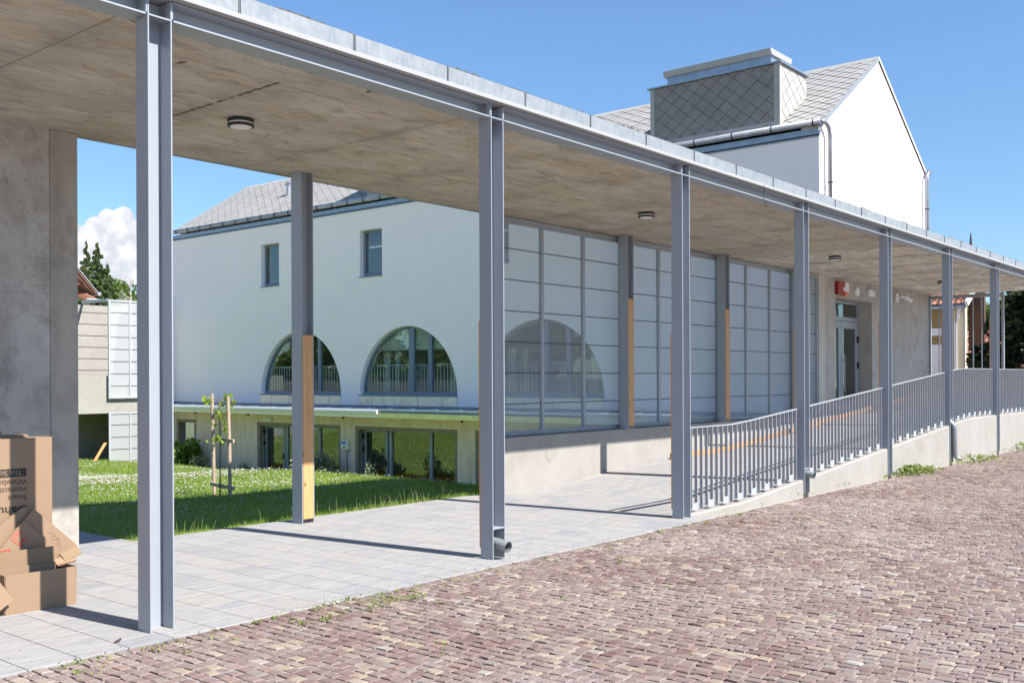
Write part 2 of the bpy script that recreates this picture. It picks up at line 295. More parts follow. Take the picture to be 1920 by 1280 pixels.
def meshmat(name, pitch, radius, col):
    """perforated sheet: staggered round holes in the sheet's own plane (x, z)"""
    m, t, b = newmat(name); b.inputs['Base Color'].default_value = (*col, 1); b.inputs['Roughness'].default_value = .5; b.inputs['Metallic'].default_value = .2
    c = t.nodes.new('ShaderNodeTexCoord'); sp = t.nodes.new('ShaderNodeSeparateXYZ'); link(t, c.outputs['Object'], sp.inputs[0])
    def mth(op, a, b_=None):
        n = t.nodes.new('ShaderNodeMath'); n.operation = op
        for i, v in enumerate((a, b_)):
            if v is None: continue
            if isinstance(v, (int, float)): n.inputs[i].default_value = v
            else: link(t, v, n.inputs[i])
        return n.outputs[0]
    def lattice(ox, oz):
        u = mth('SUBTRACT', mth('FRACT', mth('ADD', mth('DIVIDE', sp.outputs[0], pitch), ox)), .5)
        v = mth('SUBTRACT', mth('FRACT', mth('ADD', mth('DIVIDE', sp.outputs[2], pitch), oz)), .5)
        return mth('ADD', mth('MULTIPLY', u, u), mth('MULTIPLY', v, v))
    d = mth('MINIMUM', lattice(0.25, 0.25), lattice(.75, .75))
    hole = mth('LESS_THAN', d, radius*radius)
    tr = t.nodes.new('ShaderNodeBsdfTransparent'); mx = t.nodes.new('ShaderNodeMixShader'); link(t, hole, mx.inputs[0])
    link(t, b.outputs[0], mx.inputs[1]); link(t, tr.outputs[0], mx.inputs[2]); link(t, mx.outputs[0], t.nodes['Material Output'].inputs[0]); return m
MAT['perf'] = meshmat('perforated sheet', .028, .29, (.37, .39, .42))
MAT['perf_lt'] = meshmat('pale perforated sheet', .022, .19, (.46, .48, .50))

# ---------------------------------------------------------------- geometry helpers
ORI = {}
def tag(o, label=None, cat=None, group=None, kind=None):
    if label: o['label'] = label
    if cat: o['category'] = cat
    if group: o['group'] = group
    if kind: o['kind'] = kind
    return o
def thing(name, loc, label, cat, group=None):
    o = bpy.data.objects.new(name, None); S.collection.objects.link(o); o.location = loc; o.empty_display_size = .2
    ORI[o] = Vector(loc); return tag(o, label, cat, group)
class MB:
    def __init__(s): s.v = []; s.f = []
    def add(s, vs, fs):
        n = len(s.v); s.v += [tuple(v) for v in vs]; s.f += [tuple(i+n for i in f) for f in fs]; return s
    def box(s, x0, x1, y0, y1, z0, z1):
        x0, x1 = sorted((x0, x1)); y0, y1 = sorted((y0, y1)); z0, z1 = sorted((z0, z1))
        return s.add([(x0, y0, z0), (x1, y0, z0), (x1, y1, z0), (x0, y1, z0), (x0, y0, z1), (x1, y0, z1), (x1, y1, z1), (x0, y1, z1)],
                     [(0, 3, 2, 1), (4, 5, 6, 7), (0, 1, 5, 4), (1, 2, 6, 5), (2, 3, 7, 6), (3, 0, 4, 7)])
    def obox(s, c, ax, half):       # oriented box
        c = Vector(c); a, b, d = [Vector(u).normalized()*h for u, h in zip(ax, half)]
        p = [c+i*a+j*b+k*d for k in (-1, 1) for i, j in ((-1, -1), (1, -1), (1, 1), (-1, 1))]
        return s.add(p, [(0, 3, 2, 1), (4, 5, 6, 7), (0, 1, 5, 4), (1, 2, 6, 5), (2, 3, 7, 6), (3, 0, 4, 7)])
    def bar(s, p, q_, w, h, up=(0, 0, 1)):
        p, q_ = Vector(p), Vector(q_); d = q_-p; side = d.cross(Vector(up))
        if side.length < 1e-6: side = d.cross(Vector((1, 0, 0)))
        u = side.cross(d); return s.obox((p+q_)/2, (d, side, u), (d.length/2, w/2, h/2))
    def prism(s, poly, ax, a, b):   # polygon in the two other axes, extruded along ax
        def P(u, v, w):
            return (w, u, v) if ax == 0 else ((u, w, v) if ax == 1 else (u, v, w))
        n = len(poly); vs = [P(u, v, a) for u, v in poly]+[P(u, v, b) for u, v in poly]
        return s.add(vs, [tuple(range(n))[::-1], tuple(range(n, 2*n))]+[(i, (i+1) % n, n+(i+1) % n, n+i) for i in range(n)])
    def tube(s, pts, r, n=10, cap=True, hollow=False):
        pts = [Vector(p) for p in pts]; rings = []; rs = r if isinstance(r, (list, tuple)) else [r]*len(pts)
        up = None; vs = []
        for i, p in enumerate(pts):
            d = (pts[min(i+1, len(pts)-1)]-pts[max(i-1, 0)]).normalized()
            if up is None: up = d.orthogonal().normalized()
            up = (up-d*up.dot(d)); up = up.normalized() if up.length > 1e-6 else d.orthogonal().normalized()
            sd = d.cross(up)
            for j in range(n):
                a = 2*PI*j/n; vs.append(p+(up*math.cos(a)+sd*math.sin(a))*rs[i])
        fs = [(i*n+j, i*n+(j+1) % n, (i+1)*n+(j+1) % n, (i+1)*n+j) for i in range(len(pts)-1) for j in range(n)]
        if cap: fs += [tuple(range(n))[::-1], tuple(range((len(pts)-1)*n, len(pts)*n))]
        return s.add(vs, fs)
    def lathe(s, c, prof, n=20, ax=2, sgn=1):   # prof: (r, h)
        c = Vector(c); vs = []
        for r, h in prof:
            for j in range(n):
                a = 2*PI*j/n; u, v = r*math.cos(a), r*math.sin(a)
                vs.append(c+(Vector((u, v, h*sgn)) if ax == 2 else Vector((u, h*sgn, v)) if ax == 1 else Vector((h*sgn, u, v))))
        fs = [(i*n+j, i*n+(j+1) % n, (i+1)*n+(j+1) % n, (i+1)*n+j) for i in range(len(prof)-1) for j in range(n)]
        fs += [tuple(range(n))[::-1], tuple(range((len(prof)-1)*n, len(prof)*n))]
        return s.add(vs, fs)
    def build(s, name, mat, parent=None, loc=None, bevel=0, smooth=False, recalc=True):
        me = bpy.data.meshes.new(name)
        if parent is not None: o0 = ORI[parent]
        else: o0 = Vector(loc) if loc is not None else Vector((0, 0, 0))
        me.from_pydata([(x-o0.x, y-o0.y, z-o0.z) for x, y, z in s.v], [], s.f)
        if recalc:
            bm = bmesh.new(); bm.from_mesh(me); bmesh.ops.recalc_face_normals(bm, faces=bm.faces); bm.to_mesh(me); bm.free()
        me.materials.append(MAT[mat]); o = bpy.data.objects.new(name, me); S.collection.objects.link(o)
        ORI[o] = o0
        if parent is not None: o.parent = parent
        else: o.location = o0
        if bevel:
            b = o.modifiers.new('bevel', 'BEVEL'); b.width = bevel; b.segments = 1; b.limit_method = 'ANGLE'; b.angle_limit = math.radians(50)
        if smooth:
            for p in me.polygons: p.use_smooth = True
        return o
def box(name, mat, b, parent=None, loc=None, bevel=0):
    return MB().box(*b).build(name, mat, parent, loc, bevel)
def cut(o, cutter):
    me = bpy.data.meshes.new('c'); o0 = ORI[o]
    me.from_pydata([(x-o0.x, y-o0.y, z-o0.z) for x, y, z in cutter.v], [], cutter.f)
    bm = bmesh.new(); bm.from_mesh(me); bmesh.ops.recalc_face_normals(bm, faces=bm.faces); bm.to_mesh(me); bm.free()
    c = bpy.data.objects.new('c', me); S.collection.objects.link(c)
    par = o.parent
    c.location = o.location; c.parent = par
    md = o.modifiers.new('b', 'BOOLEAN'); md.operation = 'DIFFERENCE'; md.object = c; md.solver = 'EXACT'
    bpy.context.view_layer.update()
    dg = bpy.context.evaluated_depsgraph_get(); new = bpy.data.meshes.new_from_object(o.evaluated_get(dg))
    o.modifiers.clear(); old = o.data; o.data = new; new.name = old.name
    bpy.data.objects.remove(c); bpy.data.meshes.remove(me)
def copy_tree(o, loc=None, label=None, parent=None):
    c = o.copy(); S.collection.objects.link(c); c.parent = parent
    if loc is not None: c.location = loc
    if label: c['label'] = label
    for ch in list(o.children): copy_tree(ch, None, None, c)
    return c
def quadmesh(name, V, nf, mat, rnd=None, parent=None, idx=None, loc=(0, 0, 0)):
    """fast mesh: V (N,3) and idx (F,k) arrays"""
    me = bpy.data.meshes.new(name); V = np.asarray(V, dtype=np.float32)-np.array(loc, dtype=np.float32); k = idx.shape[1]
    me.vertices.add(len(V)); me.vertices.foreach_set('co', V.ravel())
    me.loops.add(idx.size); me.loops.foreach_set('vertex_index', idx.astype(np.int32).ravel())
    me.polygons.add(len(idx)); me.polygons.foreach_set('loop_start', np.arange(0, idx.size, k, dtype=np.int32)); me.polygons.foreach_set('loop_total', np.full(len(idx), k, dtype=np.int32))
    me.polygons.foreach_set('use_smooth', np.zeros(len(idx), dtype=bool)); me.update(calc_edges=True)
    if rnd is not None:
        a = me.attributes.new('rnd', 'FLOAT', 'POINT'); a.data.foreach_set('value', rnd.astype(np.float32))
    me.materials.append(MAT[mat]); o = bpy.data.objects.new(name, me); S.collection.objects.link(o)
    if parent is not None: o.parent = parent
    else: o.location = loc
    return o
def leaves(name, P, size, mat, parent=None, loc=(0, 0, 0), flat=.0, aspect=1.6, droop=None):
    """leaf quads (a bent rhombus) at points P"""
    P = np.asarray(P, dtype=float); n = len(P)
    d = RNG.normal(size=(n, 3)); d[:, 2] *= (1-flat); 
    if droop is not None: d = d*.5+droop
    d /= np.linalg.norm(d, axis=1)[:, None]
    e = np.cross(d, RNG.normal(size=(n, 3))); e /= np.linalg.norm(e, axis=1)[:, None]
    s = (size*(0.6+.8*RNG.random(n)))[:, None]
    V = np.stack([P-d*s*aspect/2, P+e*s*.5, P+d*s*aspect/2, P-e*s*.5], 1).reshape(-1, 3)
    idx = np.arange(4*n).reshape(n, 4); rnd = np.repeat(RNG.random(n), 4)
    return quadmesh(name, V, n, mat, rnd, parent, idx, loc if parent is None else ORI[parent])

# ---------------------------------------------------------------- ground levels
def ss(a, b, x):
    t = np.clip((np.asarray(x, dtype=float)-a)/(b-a), 0, 1); return t*t*(3-2*t)
def ramp_z(x):  # walkway level
    return float(np.clip((x-11.6)*.0785, 0, .765))
def lawn_z(x, y):
    x = np.asarray(x, dtype=float); y = np.asarray(y, dtype=float)
    zw = np.interp(y, [9.3, 20, 21.7, 23.9, 26, 30, 35, 40], [-2.0, -1.92, -1.75, -1.64, -1.56, -1.62, -1.64, -1.64])
    tx = np.clip((x-5.32)/16.4, 0, 1); ty = np.clip((y-9.36)/7.0, 0, 1)
    zB = zw*tx*(ty*.75+.25*ss(0, 1, ty))                                                     # far side: falls evenly to the house
    zA = -.17*np.clip((x-5.32)/4, 0, 1)*ss(9.36, 10.8, y)-1.76*ss(12.1, 19.6, x)*ss(9.36, 10.2, y)     # near side: a level bank, then a steeper drop
    w = ss(15.5, 23, y)
    return zA*(1-w)+zB*w+.03*np.sin(x*1.7+1)*np.sin(y*1.3)*ty*tx-.012
# terrain sheet to the horizon
def sheet_grid(name, gx, gy, zf, mat, hole=None):
    X, Y = np.meshgrid(gx, gy, indexing='ij'); Z = zf(X, Y); nx, ny = X.shape
    q_ = [[i*ny+j, (i+1)*ny+j, (i+1)*ny+j+1, i*ny+j+1] for i in range(nx-1) for j in range(ny-1) if hole is None or not hole((gx[i]+gx[i+1])/2, (gy[j]+gy[j+1])/2)]
    return quadmesh(name, np.stack([X, Y, Z], -1).reshape(-1, 3), 0, mat, None, None, np.array(q_))
tag(sheet_grid('ground', np.array([-900, -200, -30, 0, 5.31, 29.2, 60, 200, 900.]), np.array([-900, -200, -30, 0, 9.34, 38.6, 80, 250, 900.]), lambda X, Y: X*0-.09, 'ground',
               hole=lambda x, y: 5.31 < x < 29.2 and 9.34 < y < 38.6), kind='structure')
tag(sheet_grid('lawn', np.array([5.31]+list(np.arange(5.8, 21.9, .5))+[21.95, 22.2]), np.array([9.34]+list(np.arange(9.8, 36.2, .6))+[36.3, 38.5]), lawn_z, 'lawn'), kind='structure')

# ---------------------------------------------------------------- cobbled square (every sett a real stone)
def setts():
    px = .080
    a = np.arange(1.5, 34, px)
    V = []; R = []
    for i, x0 in enumerate(a):
        # visible band of this course
        ymin = max(-14.0, x0*math.tan(YAW-math.radians(29.5))-4.5); ymax = 5.63
        if ymin >= ymax: continue
        y = ymin-RNG.random()*.1; ys = []
        ln = RNG.uniform(.066, .104, int((ymax-ymin)/.055)+4); e = ymax+RNG.uniform(-.006, .006)-np.concatenate([[0], np.cumsum(ln+.011)[:-1]])
        st = e-ln; k = st > ymin-.3
        st, e = st[k], e[k]; n = len(st)
        w0 = x0+RNG.uniform(-.004, .004, n); w1 = x0+px-.010+RNG.uniform(-.005, .003, n)
        zt = RNG.normal(0, .0018, n); tilt = RNG.normal(0, .0013, (n, 4))
        c = [(w0, st), (w1, st), (w1, e), (w0, e)]
        b = .006
        ins = [(w0+b, st+b), (w1-b, st+b), (w1-b, e-b), (w0+b, e-b)]
        L = []
        for (u, v) in c: L.append(np.stack([u+RNG.normal(0, .003, n), v+RNG.normal(0, .003, n), np.full(n, -.040)], -1))
        for j, (u, v) in enumerate(c): L.append(np.stack([u+RNG.normal(0, .0035, n), v+RNG.normal(0, .0035, n), zt-.005+tilt[:, j]], -1))
        for j, (u, v) in enumerate(ins): L.append(np.stack([u+RNG.normal(0, .003, n), v+RNG.normal(0, .003, n), zt+tilt[:, j]], -1))
        V.append(np.stack(L, 1)); R.append(RNG.random(n))
    V = np.concatenate(V); R = np.concatenate(R); n = len(V)
    f = np.array([[0, 1, 5, 4], [1, 2, 6, 5], [2, 3, 7, 6], [3, 0, 4, 7], [4, 5, 9, 8], [5, 6, 10, 9], [6, 7, 11, 10], [7, 4, 8, 11], [8, 9, 10, 11]])
    idx = (np.arange(n)*12)[:, None, None]+f[None]
    return quadmesh('cobblestone_square', V.reshape(-1, 3), 0, 'sett', np.repeat(R, 12), None, idx.reshape(-1, 4))
tag(setts(), kind='structure')
# grit bed: undulates so that the joints are filled nearly flush in places and open in others
bx = np.concatenate([[-60, -20], np.arange(1, 34.2, .2), [45, 80]]); by = np.concatenate([[-60, -25], np.arange(-14, 5.6, .2), [5.625]])
X, Y = np.meshgrid(bx, by, indexing='ij')
fill = .5+.5*np.sin(X*1.9+np.sin(Y*1.1)*2)*np.sin(Y*1.5-X*.6)
Z = -.0165+.0105*fill+RNG.normal(0, .0015, X.shape)
nx, ny = X.shape; idx = np.array([[i*ny+j, (i+1)*ny+j, (i+1)*ny+j+1, i*ny+j+1] for i in range(nx-1) for j in range(ny-1)])
tag(quadmesh('sand_bed', np.stack([X, Y, Z], -1).reshape(-1, 3), 0, 'sand', None, None, idx), kind='structure')

# ---------------------------------------------------------------- paved walkway with its ramp
def pavers():
    V = []; R = []; w = .30
    def add(x0, x1, y0, y1):
        g_ = .0022; x0 += .003; x1 -= .003; y0 += g_; y1 -= g_; b = .002
        z0, z1 = ramp_z(x0), ramp_z(x1)
        q = []
        for (x, y, dz) in [(x0, y0, -.06), (x1, y0, -.06), (x1, y1, -.06), (x0, y1, -.06), (x0, y0, -.003), (x1, y0, -.003), (x1, y1, -.003), (x0, y1, -.003), (x0+b, y0+b, 0), (x1-b, y0+b, 0), (x1-b, y1-b, 0), (x0+b, y1-b, 0)]:
            q.append((x, y, (z0 if x < (x0+x1)/2 else z1)+.006+dz))
        V.append(q); R.append(random.random())
    x = -4.0
    while x < 30.6:
        y = 5.64; yend = 9.30 if x > 5.28 else 14.0
        if x > 10.2: yend = 9.06; y = 6.02
        first = True
        while y < yend-.02:
            l = random.choice([.20, .30, .30, .40, .40, .50]) if not first else random.choice([.2, .4, .5])
            first = False
            y2 = min(y+l, yend)
            add(x, x+w, y, y2)
            y = y2
        x += w
    V = np.array(V); R = np.array(R); n = len(V)
    f = np.array([[0, 1, 5, 4], [1, 2, 6, 5], [2, 3, 7, 6], [3, 0, 4, 7], [4, 5, 9, 8], [5, 6, 10, 9], [6, 7, 11, 10], [7, 4, 8, 11], [8, 9, 10, 11]])
    idx = (np.arange(n)*12)[:, None, None]+f[None]
    return quadmesh('paved_path', V.reshape(-1, 3), 0, 'paver', np.repeat(R, 12), None, idx.reshape(-1, 4))
tag(pavers(), kind='structure')
m = MB()
m.box(-4, 10.3, 5.63, 9.33, -.2, -.012); m.box(-4, 5.31, 9.33, 14.05, -.2, -.013)
for i in range(30):
    a, b_ = 10.3+i*.68, 10.3+(i+1)*.68
    za, zb = ramp_z(a)-.012, ramp_z(b_)-.012
    m.prism([(a, -.2), (b_, -.2), (b_, zb), (a, za)], 1, 6.02, 9.06)
MAT['bed'] = M('joint mortar', (.16, .15, .14), .95)
tag(m.build('path_bed', 'bed'), kind='structure')
m = MB(); m.box(5.31, 10.3, 9.31, 9.36, -.2, .004); m.box(5.31, 5.36, 9.36, 14.05, -.2, .0035)
k_ = m.build('lawn_edging', 'whiteconc', loc=(7.8, 9.33, 0)); tag(k_, kind='structure')

# ---------------------------------------------------------------- steel columns
H, B, T = .171, .145, .010
def xf(k): return 3.46+3.31*k
def xb(k): return 7.157+3.29*k
YF, YB = 5.84, 8.96
def channel(m, x, y, z0, z1):     # two flanges and a web set at the back
    m.box(x, x+T, y, y+B, z0, z1); m.box(x+H-T, x+H, y, y+B, z0, z1)
    m.box(x+T, x+H-T, y+B-.018, y+B-.008, z0, z1)
def blob_poly(c, ry, rz):
    m = MB()
    for i in range(9):
        y, z = c[1]+random.gauss(0, ry*.6), c[2]+random.gauss(0, rz*.6); a, b_ = ry*random.uniform(.15, .5), rz*random.uniform(.08, .25)
        m.add([(c[0], y-a, z), (c[0], y-a*.2, z+b_), (c[0], y+a, z+b_*.3), (c[0], y+a*.3, z-b_)], [(0, 1, 2, 3)])
    return m
ordw = ['first', 'second', 'third', 'fourth', 'fifth', 'sixth', 'seventh', 'eighth', 'ninth']
flabels = {0: 'nearest full-height grey column, in front of the cardboard boxes, shadow falling back to them',
           1: 'grey column with a short open rainwater spout at its foot, standing on the paving',
           2: 'grey column at the lower end of the railing, where paving meets the cobbles',
           3: 'grey column standing in the low curb with a short spout poking out over it',
           4: 'grey column in front of the entrance door, bare flange running down the curb',
           5: 'grey column with a bent drainpipe running down the white curb beside it',
           6: 'grey column beside the far gate, last one fully inside the picture',
           7: 'grey column past the far gate at the right end of the colonnade',
           -1: 'grey column at the left end of the colonnade, left of the cardboard boxes'}
for k in range(-1, 8):
    x = xf(k); zb = .0
    t = thing('steel_column', (x+H/2, YF+B/2, 0), flabels[k], 'column', 'steel columns along the front of the walkway')
    m = MB(); cutz = {1: .27, 3: .33, 5: .80}.get(k, 0)
    m.box(x, x+T, YF, YF+B, 0, 4.034); m.box(x+H-T, x+H, YF, YF+B, 0, 4.034)
    m.box(x+T, x+H-T, YF+B-.018, YF+B-.008, cutz, 4.034)
    if k == 1:
        q_ = blob_poly((x-.0006, YF+.06, 1.57), .016, .045); q_.build('paint_scuff', 'efflor', t, recalc=False)
    if cutz: m.box(x+T, x+H-T, YF+.002, YF+B-.018, cutz, cutz+.012)
    m.build('column_shaft', 'steel', t, bevel=.0015)
    m = MB()
    for s in (-1, 1):                # end plates of the beams and a stiffener
        xx = x-.011 if s < 0 else x+H+.001
        m.box(xx, xx+.010, YF+.004, YF+.19, 3.925, 4.03)
    m.box(x+T, x+H-T, YF+.002, YF+B-.018, 3.908, 3.919)
    m.build('end_plate', 'steel', t, bevel=.001)
    for (bx_, bz) in ((x-.03, 3.955), (x-.03, 4.01), (x+H-T-.012, 3.955), (x+H-T-.012, 4.01)):
        MB().lathe((bx_, YF+.055, bz), [(.011, 0), (.011, .018)], 6, 0, 1).build('bolt', 'zinc', t)
    zf = ramp_z(x)
    if k >= 1:
        tb = MB().box(x+.004, x+H-.004, YF+B-.007, YF+B+.018, zf+.10, zf+2.12).build('timber_batten', 'timber', t, bevel=.003)
    if k in (1, 3):
        zz = .13 if k == 1 else .26
        cx = x+.088
        MB().tube([(cx, YF+B+.0, zz+.02), (cx+.004, YF+.02, zz+.008), (cx+.006, YF-.10, zz-.012)], .049, 18, cap=False).build('spout', 'galv', t, smooth=True)
        MB().tube([(cx, YF+B+.0, zz+.02), (cx+.004, YF+.02, zz+.008), (cx+.006, YF-.098, zz-.012)], .045, 18, cap=False).build('spout_inside', 'zinc', t, smooth=True)
    if k == 5:
        cx = x+.088
        MB().tube([(cx, YF+.10, .80), (cx, YF+.04, .76), (cx, YF-.03, .68), (cx+.005, YF-.045, .60), (cx+.02, YF-.045, .22), (cx+.035, YF-.05, .11), (cx+.06, YF-.09, .06), (cx+.08, YF-.15, .045)], .046, 16).build('drainpipe', 'zinc', t, smooth=True)
blabels = {0: 'dark grey rear column with a cracked larch batten, standing on the paving at the lawn edge',
           1: 'rear column with larch batten at the start of the parapet, hidden behind a front column',
           2: 'rear column with larch batten on the parapet, right of the screen showing the arched window',
           3: 'rear column with larch batten on the parapet, between the second and third mesh screens',
           4: 'rear column with larch batten on the parapet, nearest the entrance'}
for k in range(0, 5):
    x = xb(k); z0 = 0 if k == 0 else .785
    t = thing('steel_column', (x+H/2, YB+B/2, z0), blabels[k], 'column', 'steel columns along the back of the walkway')
    m = MB(); m.box(x, x+T, YB, YB+B+.03, z0, 3.912); m.box(x+H-T, x+H, YB, YB+B+.03, z0, 3.912); m.box(x+T, x+H-T, YB+.088, YB+.098, z0, 3.912)
    m.build('column_shaft', 'steel', t, bevel=.0015)
    m = MB().box(x+.014, x+H-.014, YB-.004, YB+.085, z0+.055, z0+2.10)
    tb = m.build('timber_batten', 'timber', t, bevel=.003)
    if k == 0:    # drying crack down the face
        pts = [(x+.052+.004*math.sin(i*1.3)+i*.0022+(.012 if 9 < i < 13 else 0), YB-.0045, 2.09-i*.05) for i in range(20)]
        MB().tube(pts, .0012, 5).build('drying_crack', 'dark', tb)

# ---------------------------------------------------------------- canopy
can = thing('canopy_roof', (13.3, 7.5, 3.91), 'long flat concrete canopy roof on steel beams with galvanised fascia sheets', 'canopy')
sb = MB().box(-3.2, 29.7, 5.985, 9.30, 3.915, 4.10).build('concrete_slab', 'slab', can)
m = MB()      # front beam: bottom flange, web, top flange, bay by bay between the columns
for k in range(-2, 8):
    a, b_ = xf(k)+H+.012, xf(k+1)-.012
    a = max(a, -3.2); b_ = min(b_, 29.7)
    m.box(a, b_, YF, YF+.19, 3.908, 3.919); m.box(a, b_, YF+.115, YF+.125, 3.919, 4.026); m.box(a, b_, YF, YF+.19, 4.026, 4.035)
m.build('edge_beam', 'steel', can)
MB().box(-3.2, 29.7, 9.301, 9.316, 3.905, 4.10).build('rear_edge_trim', 'steel', can)
MB().box(-3.2, 29.72, 5.775, 6.05, 4.040, 4.076).build('fascia_lip', 'lip', can, bevel=.002)
x = 5.125-8.2
i = 0
while x < 29.7:
    x2 = min(x+1.027, 29.72)
    m = MB(); m.box(x+.006, x2-.006, 5.792, 5.797, 4.078, 4.205)
    m.box(x+.006, x2-.006, 5.797, 5.95, 4.200, 4.205)
    m.box(x2-.010, x2-.006, 5.778, 5.792, 4.079, 4.206)    # standing seam
    fs_ = m.build('fascia_sheet', 'galv', can)
    MB().box(x2-.006, x2+.006, 5.785, 5.791, 4.080, 4.203).build('seam_shadow', 'dark', fs_)  # black strip stands in for the shadow beside the standing seam
    x = x2; i += 1
MB().box(-3.2, 29.7, 5.83, 5.86, 4.079, 4.196).build('fascia_backing', 'dark', can)
# gravel edge with a ragged crest
xs = np.arange(-3.2, 29.7, .03); n = len(xs)
h = .212+.006*np.abs(RNG.normal(size=n))+.008*(np.sin(xs*2.3)*np.sin(xs*5.1) > .4)
V = np.concatenate([np.stack([xs, np.full(n, 5.81), np.full(n, 4.20)], -1), np.stack([xs, np.full(n, 5.815), 4.0+h], -1), np.stack([xs, np.full(n, 6.1), 4.0+h+.004], -1), np.stack([xs, np.full(n, 9.29), np.full(n, 4.112)], -1)])
idx = np.array([[r*n+j, r*n+j+1, (r+1)*n+j+1, (r+1)*n+j] for r in range(3) for j in range(n-1)])
o = quadmesh('roof_gravel', V, 0, 'felt', None, can, idx, ); o.data.transform(Matrix.Translation(-ORI[can]))
# damp line across the soffit and smaller stains, lime bloom specks
def blob_strip(pts, w, z):
    m = MB(); n = len(pts); L = []; R = []
    for i, (x, y) in enumerate(pts):
        ww = w*(.8+.45*math.sin(i*.9)+.25*random.random())*min(1, .3+i*.3, .3+(n-1-i)*.3); L.append((x-ww, y, z)); R.append((x+ww, y, z))
    m.add(L+R, [(i, i+1, n+i+1, n+i) for i in range(n-1)]); return m
m = MB()
for (y0_, y1_) in ((8.30, 7.32), (7.28, 7.12), (7.08, 7.02), (6.98, 6.42)):
    n_ = max(4, int((y0_-y1_)/.018)); q_ = blob_strip([(4.925+.012*(y0_-i*.018-6.4)+random.uniform(-.004, .004), y0_-(y0_-y1_)*i/n_) for i in range(n_+1)], .016, 3.9135); m.add(q_.v, q_.f)
for (x, y, l) in ((5.55, 6.12, 8), (4.15, 6.6, 5), (5.9, 7.9, 3)):
    q_ = blob_strip([(x+random.uniform(-.012, .012), y-.022*i) for i in range(l)], .022, 3.9133); m.add(q_.v, q_.f)
st = m.build('damp_stain', 'stain', can, recalc=False)
m = MB()
for i in range(46):
    a, b_ = random.uniform(4.75, 5.35), random.uniform(8.55, 9.12); s = random.uniform(.004, .012)
    m.add([(a-s*2, b_, 3.9128), (a, b_-s*.6, 3.9128), (a+s*2, b_, 3.9128), (a, b_+s*.6, 3.9128)], [(0, 1, 2, 3)])
m.build('lime_bloom', 'efflor', can, recalc=False)
# loose crumbs of mortar along beam and slab
m = MB()
for i in range(260):
    a = random.uniform(2.6, 20); s = random.uniform(.004, .014)*(1 if a < 9 else .7)
    m.obox((a, 6.035+random.uniform(0, .012), 3.911), (Vector((1, random.uniform(-.3, .3), 0)), Vector((0, 1, 0)), Vector((0, 0, 1))), (s*1.6, s*.6, s*.35))
m.build('mortar_crumbs', 'efflor', can)
# thin cable dangling from the fascia
cb = MB().tube([(12.02, 5.775, 4.06), (12.03, 5.765, 3.99), (12.0, 5.77, 3.92), (12.03, 5.775, 3.86), (12.12, 5.78, 3.79)], .004, 6).build('hanging_cable', 'black', loc=(12.02, 5.775, 3.8)); tag(cb, 'thin black cable hanging loose from the galvanised fascia', 'cable')

# ceiling lamps
lt = thing('ceiling_lamp', (5.39, 7.58, 3.914), 'round black ceiling lamp nearest the camera, by the damp line on the concrete soffit', 'lamp', 'ceiling lamps under the canopy')
MB().lathe((5.39, 7.58, 3.914), [(.110, 0), (.115, -.004), (.115, -.030), (.100, -.032), (.100, -.040), (.102, -.041)], 32).build('lamp_body', 'black', lt, smooth=False)
MB().lathe((5.39, 7.58, 3.914), [(.106, -.033), (.106, -.047)], 32).build('lamp_ring_gap', 'white', lt)
MB().lathe((5.39, 7.58, 3.914), [(.115, -.048), (.117, -.052), (.117, -.066), (.110, -.070), (.094, -.070)], 32).build('lamp_rim', 'black', lt)
MB().lathe((5.39, 7.58, 3.914), [(.093, -.060), (.093, -.0735), (.060, -.0765)], 32).build('diffuser', 'white', lt)
for xx, lb in ((12.1, 'round black ceiling lamp above the second mesh screen, left of the third column'), (18.8, 'round black ceiling lamp just left of the entrance, third along the soffit'), (25.4, 'round black ceiling lamp beyond the entrance door, farthest along the soffit')):
    copy_tree(lt, (xx, 7.58, 3.914), lb)

# ---------------------------------------------------------------- curb wall, railings, handrail
cw = thing('curb_wall', (20, 5.95, 0), 'low pale concrete curb wall rising along the ramp beside the cobbles', 'wall')
def curb_top(x): return float(np.interp(x, [10.2, 11.6, 20.7, 21.5, 31], [.035, .05, .735, .785, .785]))
for k in range(2, 8):
    a, b_ = xf(k)+H+.001, xf(k+1)-.001
    if k == 7: b_ = 29.7
    m = MB(); n = 14; c = .018; V = []
    for i in range(n+1):
        x = a+(b_-a)*i/n; z = curb_top(x); c2 = min(c, z*.4)
        V += [(x, 5.862, -.08), (x, 5.862, z-c2), (x, 5.862+c2, z), (x, 6.03, z), (x, 6.03, -.08)]
    fs = [(i*5+j, (i+1)*5+j, (i+1)*5+(j+1) % 5, i*5+(j+1) % 5) for i in range(n) for j in range(5)]+[(0, 1, 2, 3, 4), tuple(n*5+j for j in (4, 3, 2, 1, 0))]
    m.add(V, fs); m.build('curb_segment', 'whiteconc', cw)
    x = xf(k+1)
    if k < 7: MB().box(x, x+H, YF+B+.002, 6.029, -.08, curb_top(x)).build('curb_notch', 'whiteconc', cw)
rlab = {2: 'lowest railing panel at the foot of the ramp, left of the curb spout',
        3: 'sloping railing panel in front of the entrance door',
        4: 'sloping railing panel in front of the plain concrete wall right of the door',
        5: 'railing panel below the far gate, levelling off at the top of the ramp',
        6: 'level railing panel at the right edge of the picture', 7: 'level railing panel at the far end of the colonnade'}
def rail_z(x): return float(np.interp(x, [10, 11.45, 12.0, 20.9, 21.4, 31], [1.03, 1.03, 1.065, 1.765, 1.775, 1.775]))
